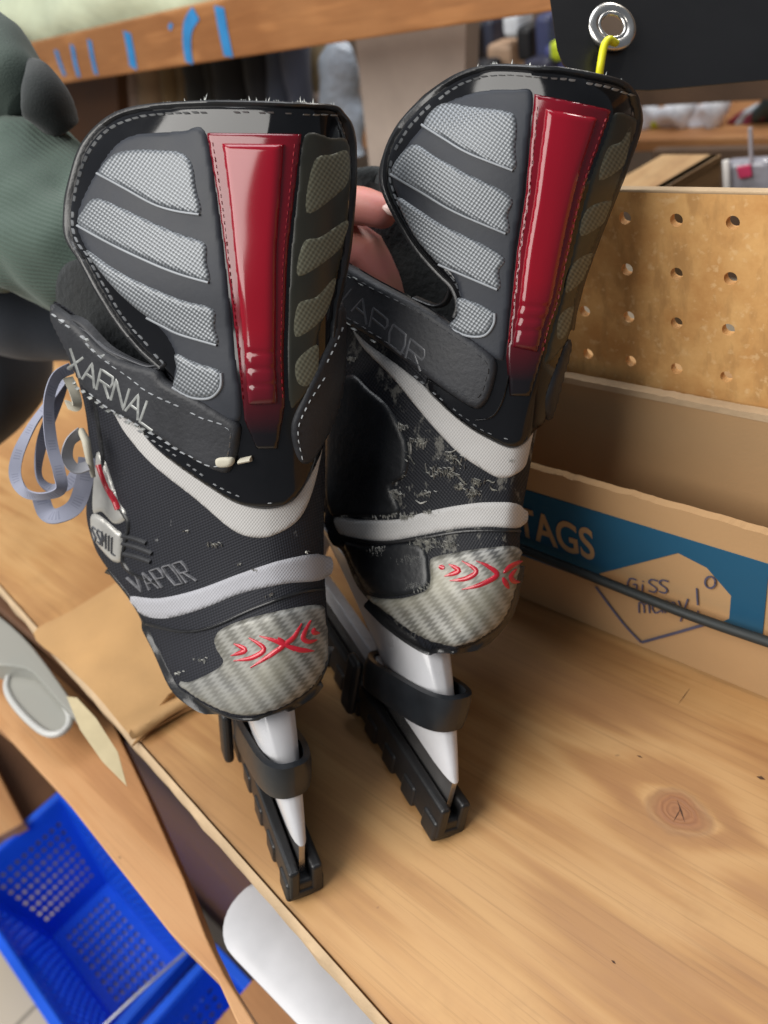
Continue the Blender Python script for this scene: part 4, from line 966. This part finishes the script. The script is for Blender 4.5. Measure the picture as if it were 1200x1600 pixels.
# pale bag on the plank
bagm = simple('pale_yellow_white_plastic', (.66, .72, .52), .35, .25, nscale=7, bump=.5, bscale=14, bdist=.01)
P = catmull([ony(-260, 75, .95), ony(-60, 40, .95), ony(120, 8, .95), ony(300, -32, .95), ony(430, -70, .95)], 8)
bg = tube('plastic_bag', P, [p[0] for p in catmull([(.06, 0), (.10, 0), (.11, 0), (.10, 0), (.05, 0)], 8)], bagm, None, 32, .9, disp=dz(14, .02)); tag(bg, 'pale yellow and white crumpled bag lying on top of the orange plank', 'bag')

# ------------------------------------------------------------------ things beyond
M['beige'] = simple('beige_particle_board', (.40, .33, .28), .8, .12, nscale=12)
M['dkbrown'] = simple('dark_brown_panel', (.10, .042, .016), .6, .15, nscale=8)
M['dkwood'] = simple('dark_shelf_wood', (.10, .055, .03), .7, .3, nscale=8)
o = slabY('beige_board', [(546, -20), (730, -20), (722, 290), (580, 290)], .92, .03, M['beige']); tag(o, 'upright beige particle board between the two skates, behind the plank', 'board')
o = slabY('brown_panel', [(-120, 40), (178, 60), (200, 420), (-120, 560)], 1.02, .03, M['dkbrown']); tag(o, 'reddish brown cabinet side behind the green sleeve', 'cabinet panel')
# hanging clothes
cl = [((232, 60), (258, 330), .030, (.30, .20, .12)), ((262, 60), (284, 330), .022, (.20, .13, .06)), ((286, 60), (300, 330), .018, (.17, .11, .05)), ((200, 60), (224, 330), .026, (.36, .27, .23)),
      ((318, 60), (340, 330), .04, (.008, .008, .008)), ((360, 60), (385, 330), .035, (.010, .010, .012)), ((405, 60), (425, 330), .028, (.012, .012, .016)), ((434, 60), (452, 330), .022, (.045, .055, .085)), ((458, 60), (478, 330), .020, (.07, .08, .12)), ((340, 60), (365, 330), .03, (.012, .010, .008))]
nm = ['light tan', 'ochre', 'brown', 'dusty pink', 'jet black', 'wide black', 'soft black', 'dark blue', 'slate blue', 'brownish black']
for i, (a, b, w, c) in enumerate(cl):
    P = catmull([ony(a[0], a[1], 1.08), ony((a[0]+b[0])/2+6, 200, 1.08), ony(b[0], b[1], 1.08)], 6)
    o = tube('hanging_garment', P, w*1.3, cloth('garment_cloth', c), None, 16, 1, up=(0, 1, 0), disp=dz(20, .01)); tag(o, '%s garment hanging in the dark behind the left skate' % nm[i], 'garment', 'garments hanging under the plank')
box('back_wall', (-4.5, 2.6, -1.2), (2.5, 2.7, 2.6), simple('back_wall_paint', (.22, .16, .12), .9, .2, nscale=3), bv=0); tag(bpy.data.objects['back_wall'], kind='structure')
# white plastic bag between
wb = NT('translucent_plastic_bag'); c = wb.coord(); wb.set(col=(.34, .39, .46), rough=.35); wb.bump(wb.noise(c, 30, 4), .9, .01)
P = catmull([ony(535, 68, 1.0), ony(528, 120, 1.0), ony(535, 170, 1.0), ony(548, 240, 1.0)], 7)
o = tube('plastic_bag', P, [p[0] for p in catmull([(.020, 0), (.045, 0), (.040, 0), (.035, 0)], 7)], wb.m, None, 40, .6, up=(0, 1, 0), disp=dz(18, .016)); tag(o, 'bluish white plastic bag hanging just right of the left skate top', 'bag')
o = slabY('cream_box', [(466, 70), (506, 66), (508, 140), (478, 150)], 1.12, .05, simple('cream_card', (.62, .48, .28), .8)); tag(o, 'small cream box behind the hanging plastic bag', 'box')
# middle shelf of packets
for i, (x, y, w, h_, c) in enumerate([(735, 75, 22, 70, (.02, .02, .025)), (760, 60, 16, 60, (.03, .035, .06)), (778, 95, 40, 50, (.45, .30, .20)), (795, 40, 26, 40, (.65, .68, .72)), (815, 70, 22, 55, (.012, .012, .014)),
                                     (845, 60, 24, 70, (.05, .06, .14)), (863, 95, 30, 45, (.10, .11, .30)), (864, 82, 18, 32, (.62, .75, .03)), (745, 125, 30, 50, (.025, .025, .03)), (835, 120, 40, 50, (.04, .04, .07))]):
    cnm = ['black', 'dark blue', 'tan', 'white', 'narrow black', 'navy', 'violet blue', 'yellow green', 'low black', 'low navy'][i]
    o = slabY('shelf_packet', [(x-w/2, y-h_/2), (x+w/2, y-h_/2), (x+w/2+3, y+h_/2), (x-w/2+3, y+h_/2)], 1.30-.01*i, .05, simple('packet_%d' % i, c, .5, .2), bv=.008); tag(o, '%s packet on the far shelf above the right skate' % cnm, 'packet', 'packets on the far shelf')
# long far shelf on the right
fs = empty('far_shelf', tuple(ony(1100, 230, 1.5))); tag(fs, 'far orange wooden shelf carrying white packets behind the pegboard', 'shelf')
za = za_shelf = ony(1100, 216, 1.5)[2]; zb2 = ony(1100, 236, 1.5)[2]
box('shelf_board', (-2.2, 1.5, zb2), (1.2, 1.95, za), M['orange'], fs, .003)
box('shelf_back', (-2.2, 1.95, zb2), (1.2, 1.97, ony(1100, 60, 1.95)[2]), M['beige'], fs, .002)
box('top_rail', (-2.2, 1.40, ony(1100, 162, 1.4)[2]), (1.2, 1.43, ony(1100, 112, 1.4)[2]), M['dkwood'], fs, .002)
pk = [(1000, 205, 26, 28, (.75, .76, .80)), (1018, 212, 10, 22, (.65, .78, .03)), (1035, 202, 30, 34, (.82, .83, .88)), (1058, 195, 30, 44, (.84, .85, .90)), (1085, 205, 26, 30, (.80, .80, .84)), (1110, 198, 32, 40, (.84, .85, .90)),
      (1135, 210, 16, 16, (.25, .03, .05)), (1148, 204, 14, 24, (.55, .62, .68)), (1163, 210, 18, 18, (.22, .03, .06)), (1180, 200, 24, 40, (.03, .05, .05)), (1200, 195, 26, 50, (.02, .03, .03)), (1225, 200, 26, 40, (.5, .5, .52))]
pn = ['white packet at the near left end', 'yellow green packet', 'bulky white packet', 'tallest white packet', 'low white packet', 'broad white packet', 'small dark red packet', 'pale blue packet', 'second small red packet beside the dark ones', 'dark green packet', 'near black packet at the photo edge', 'grey packet past the photo edge']
for i, (x, y, w, h_, c) in enumerate(pk):
    bs_ = ony(x, y, 1.58); sc_ = np.linalg.norm(ony(x, y-10, 1.58)-bs_)/10; hh_ = h_*1.25*sc_
    P = [np.array((bs_[0]+.004*k, 1.58, za_shelf+hh_*k/10)) for k in range(11)]; w_ = w*.62*sc_
    o = tube('shelf_packet', P, [w_*k for k in (.8, 1, 1.05, 1.05, 1, .95, .9, .8, .7, .55, .3)], simple('packet_plastic_%d' % i, c, .4, .15, bump=.4, bscale=40, bdist=.01), None, 14, .8, up=(0, 1, 0), disp=dz(30, .02))
    tag(o, pn[i]+' on the far shelf', 'packet', 'packets on the far right shelf')
# wooden crate
wc = empty('wooden_crate', tuple(ony(1050, 270, .75))); tag(wc, 'plain wooden crate standing just behind the top of the pegboard', 'crate')
y0 = .62; p1 = ony(1127, 240, y0+.25); 
za = onz(1127, 241, 0)[2]
zt_ = ony(1127, 250, .60)[2]
ca = ony(1129, 246, .85); 
def topz(px, py): return onz(px, py, ca[2])
qa, qb, qc, qd = topz(1035, 241), topz(1127, 241), topz(1010, 310), topz(915, 310)
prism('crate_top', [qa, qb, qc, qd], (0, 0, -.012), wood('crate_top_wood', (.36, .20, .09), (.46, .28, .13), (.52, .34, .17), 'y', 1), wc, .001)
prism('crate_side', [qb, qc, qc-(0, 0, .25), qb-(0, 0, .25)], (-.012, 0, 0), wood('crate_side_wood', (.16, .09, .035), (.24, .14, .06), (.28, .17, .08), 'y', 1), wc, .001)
# hanging clear pouch
pc = NT('clear_pouch'); pc.set(col=(.30, .30, .34), rough=.2); c = pc.coord(); pc.bump(pc.noise(c, 40), .6, .006)
po = empty('clear_pouch', tuple(ony(1165, 270, .95))); tag(po, 'grey clear pouch with red and white contents hanging at the right edge', 'pouch')
slabY('pouch', [(1130, 254), (1200, 250), (1215, 330), (1138, 330)], .95, .02, pc.m, po, .006)
slabY('red_card', [(1150, 262), (1172, 258), (1174, 276), (1154, 280)], .945, .004, simple('pink_red', (.55, .04, .12), .5), po)
slabY('white_card', [(1128, 252), (1138, 250), (1140, 300), (1130, 300)], .943, .004, simple('white_card', (.8, .78, .75), .6), po)
slabY('hanging_strip', [(1168, 200), (1174, 200), (1176, 256), (1170, 256)], .95, .004, simple('grey_strip', (.35, .33, .36), .5), po)
box('pouch_backing', (-.62, 1.2, -.2), (.6, 1.22, ony(1150, 234, 1.2)[2]), M['dkwood'], None, 0); tag(bpy.data.objects['pouch_backing'], 'dark brown cabinet back below the far shelf', 'cabinet back')

# ------------------------------------------------------------------ lower left
fl = NT('cream_floor_tiles'); c = fl.coord(); br = fl.node('ShaderNodeTexBrick'); fl.link(c, br.inputs[0]); br.offset = 0; br.inputs['Scale'].default_value = 3.2; br.inputs['Mortar Size'].default_value = .012
br.inputs['Brick Width'].default_value = 1; br.inputs['Row Height'].default_value = 1
br.inputs['Color1'].default_value = (.56, .48, .36, 1); br.inputs['Color2'].default_value = (.60, .52, .40, 1); br.inputs['Mortar'].default_value = (.30, .26, .2, 1)
fl.set(col=br.outputs[0], rough=.35)
box('floor', (-6, -3, -.86), (3, 3.2, -.80), fl.m, bv=0); tag(bpy.data.objects['floor'], kind='structure')
# lower rail (long plank below the shelf)
zr = -.075
lr = slabZ('lower_rail', [(-160, 960), (-40, 900), (60, 960), (130, 1040), (181, 1140), (231, 1245), (289, 1377), (322, 1464), (350, 1522), (430, 1650), (385, 1640), (371, 1600), (340, 1532), (264, 1456), (99, 1245), (0, 1138), (-160, 1010)], zr, .022, M['plank'])
tag(lr, 'orange brown plank running below the shelf edge beside the blue basket', 'plank')
box('under_shelf_shade_board', (-1.6, .076, -.80), (.4, .088, -.020), M['dkbrown'], None, .002); tag(bpy.data.objects['under_shelf_shade_board'], 'dark brown board standing in for the shade under the shelf', 'board')  # added board, its dark colour stands in for the shaded gap
box('lower_shelf', (-.452, -.08, -.42), (.4, .068, -.40), M['plank'], None, .002); tag(bpy.data.objects['lower_shelf'], 'orange wooden lower shelf under the white tub', 'shelf')
o = slabZ('side_plank', [(-60, 1110), (-10, 1195), (36, 1285), (0, 1305), (-60, 1350)], -.58, .02, M['plank']); tag(o, 'short orange plank at the far left above the blue basket', 'plank')
o = slabZ('dark_board', [(-200, 1010), (-60, 1060), (40, 1160), (112, 1246), (60, 1278), (0, 1316), (-200, 1440)], -.62, .02, M['dkbrown']); tag(o, 'dark brown board seen between the orange planks at the far left', 'board')
# white tub under the shelf
M['tub'] = simple('white_tub_plastic', (.52, .52, .54), .35, .06, bump=.05)
tbm = empty('plastic_tub', tuple(onz(480, 1560, -.2))); tag(tbm, 'white plastic tub tucked under the front edge of the shelf', 'tub')
def rrect(x0, x1, y0, y1, r, z, n=8):
    out = []
    for (cx, cy, a0) in ((x1-r, y1-r, 0), (x0+r, y1-r, 90), (x0+r, y0+r, 180), (x1-r, y0+r, 270)):
        for k in range(n+1):
            a = math.radians(a0+90*k/n); out.append(np.array((cx+r*math.cos(a), cy+r*math.sin(a), z)))
    return out
zt0 = -.07; ta = onz(366, 1400, zt0); tbx = onz(520, 1600, zt0)
X0 = onz(364, 1420, zt0)[0]; Y0 = onz(450, 1570, zt0)[1]
loft('tub_body', [rrect(X0, X0+.5, Y0, .073, .022, zt0), rrect(X0+.004, X0+.49, Y0+.004, .073, .022, zt0-.04), rrect(X0+.01, X0+.48, Y0+.010, .073, .020, zt0-.14)], M['tub'], tbm)
loft('tub_rim', [rrect(X0-.003, X0+.503, Y0-.003, .074, .024, zt0-.006), rrect(X0-.003, X0+.503, Y0-.003, .074, .024, zt0+.001), rrect(X0+.001, X0+.499, Y0+.001, .073, .022, zt0+.003)], M['tub'], tbm)
# translucent container at left
clr = NT('cloudy_plastic'); clr.set(col=(.42, .42, .38), rough=.3, trans=.3); 
cn = empty('clear_container', tuple(onz(50, 1050, -.05))); tag(cn, 'cloudy clear plastic container with rounded corners left of the shelf edge', 'container')
zc_ = -.045; pp = [(10, 1075), (22, 1045), (45, 1035), (75, 1065), (108, 1115), (100, 1142), (70, 1145), (30, 1110)]
pl_ = catmull(pp, 5, True)
prism('container_lid', [onz(x, y, zc_) for x, y in pl_], (0, 0, -.003), clr.m, cn, .001)
tube('container_rim', [onz(x, y, zc_) for x, y in pl_]+[onz(*pl_[0], zc_)], .0028, simple('cloudy_rim', (.52, .52, .50), .3, .05), cn, 8)
cn2 = empty('clear_container', tuple(onz(0, 1000, -.05))); tag(cn2, 'pale container side cut by the left edge of the photo above the rounded one', 'container')
prism('container_wall', [onz(x, y, -.03) for x, y in catmull([(-30, 950), (2, 965), (50, 1010), (105, 1085), (122, 1120), (95, 1100), (50, 1050), (20, 1040), (-30, 1030)], 3, True)], (0, 0, -.02), clr.m, cn2, .002)

# ------------------------------------------------------------------ blue baskets
M['blueP'] = simple('blue_basket_plastic', (.012, .11, .78), .28, .12, nscale=10, bump=.05, coat=.2)
def grid_wall(P00, P10, P11, P01, nu, nv, mu, mv, th, hole=.52):
    """wall from four corners with real square holes; returns mesh data"""
    P00, P10, P11, P01 = map(lambda p: np.array(p, float), (P00, P10, P11, P01)); nrm = np.cross(P10-P00, P01-P00); nrm /= np.linalg.norm(nrm)
    us = [0.]; 
    for i in range(nu): c = mu+(1-2*mu)*(i+.5)/nu; h = (1-2*mu)/nu*hole/2; us += [c-h, c+h]
    us.append(1.); vs__ = [0.]
    for i in range(nv): c = mv+(1-2*mv)*(i+.5)/nv; h = (1-2*mv)/nv*hole/2; vs__ += [c-h, c+h]
    vs__.append(1.)
    def q(u, v): return (P00*(1-u)+P10*u)*(1-v)+(P01*(1-u)+P11*u)*v
    V = [q(u, v)+nrm*s_*th/2 for s_ in (-1, 1) for v in vs__ for u in us]; a = len(us); b = len(vs__); Fc = []; N = a*b
    hl = lambda i, j: 0 <= i < a-1 and 0 <= j < b-1 and i % 2 == 1 and j % 2 == 1
    for j in range(b-1):
        for i in range(a-1):
            k = j*a+i
            if not hl(i, j): Fc.append((k, k+1, k+a+1, k+a)); Fc.append((k+N, k+a+N, k+a+1+N, k+1+N))
            else:
                for (s_, e_) in ((k, k+1), (k+1, k+a+1), (k+a+1, k+a), (k+a, k)): Fc.append((s_, e_, e_+N, s_+N))
    for i in range(a-1): Fc.append((i, i+1, i+1+N, i+N)); k = (b-1)*a+i; Fc.append((k, k+1, k+1+N, k+N))
    for j in range(b-1): k = j*a; Fc.append((k, k+a, k+a+N, k+N)); k = j*a+a-1; Fc.append((k, k+a, k+a+N, k+N))
    return V, Fc, None
def basket(x0, x1, y0, y1, zt, hgt, label, rot=0.):
    b = empty('shopping_basket', ((x0+x1)/2, (y0+y1)/2, zt-hgt)); tag(b, label, 'basket', 'blue shopping baskets')
    i = .028; zb = zt-hgt; w = .003
    T = [(x0, y0, zt), (x1, y0, zt), (x1, y1, zt), (x0, y1, zt)]; Bm = [(x0+i, y0+i, zb), (x1-i, y0+i, zb), (x1-i, y1-i, zb), (x0+i, y1-i, zb)]
    nL = 17; nS = 10
    for k in range(4):
        j = (k+1) % 4; join_meshes('basket_side', [grid_wall(Bm[k], Bm[j], T[j], T[k], nL if k % 2 == 0 else nS, 8, .10, .14, w, .5)], M['blueP'], b, smooth=False)
    join_meshes('basket_floor', [grid_wall(Bm[0], Bm[1], Bm[2], Bm[3], 15, 8, .05, .12, w, .5)], M['blueP'], b, smooth=False)
    V = []
    tube_pts = [np.array(p) for p in T]
    parts = []
    for k in range(4):
        a = np.array(T[k]); c = np.array(T[(k+1) % 4]); d = (c-a)/np.linalg.norm(c-a); n_ = np.array((d[1], -d[0], 0))
        o_ = .012
        prof = [(0, -.002), (0, .004), (o_, .004), (o_+.002, -.014), (o_, -.014), (o_-.002, -.001)]
        v = [p+n_*u+d*e*u+np.array((0, 0, zz)) for p, e in ((a, -1), (c, 1)) for u, zz in prof]
        fc = [(m_, (m_+1) % 6, 6+(m_+1) % 6, 6+m_) for m_ in range(6)]+[tuple(range(6)), tuple(range(6, 12))]
        parts.append((v, fc, None))
    r_ = join_meshes('basket_rim', parts, M['blueP'], b, smooth=False); bevelled(r_, .002, 2)
    return b
zbk = -.60
cA = onz(95, 1247, zbk); cB = onz(288, 1492, zbk); cC = onz(0, 1320, zbk)
print('basket', cA, cB, cC, onz(150, 1600, zbk))
wY = .24
bA = basket(cA[0], cB[0]-.005, cA[1]-.165, cA[1], zbk, .195, 'blue plastic basket with square holes nearest the photo corner, upper one of the pair')
bB = basket(cB[0]+.030, cB[0]+.45, cA[1]-.165, cA[1]+.005, zbk-.01, .185, 'second blue basket at the very bottom of the photo beside the plank')
P = catmull([onz(160, 1605, zbk+.02), onz(230, 1540, zbk+.022), onz(290, 1488, zbk+.02)], 6)
tube('basket_handle', P, .0022, simple('wire_handle', (.55, .55, .6), .3, .1, metal=.8), bA, 8)
# ------------------------------------------------------------------ render settings
SC.render.engine = 'CYCLES'
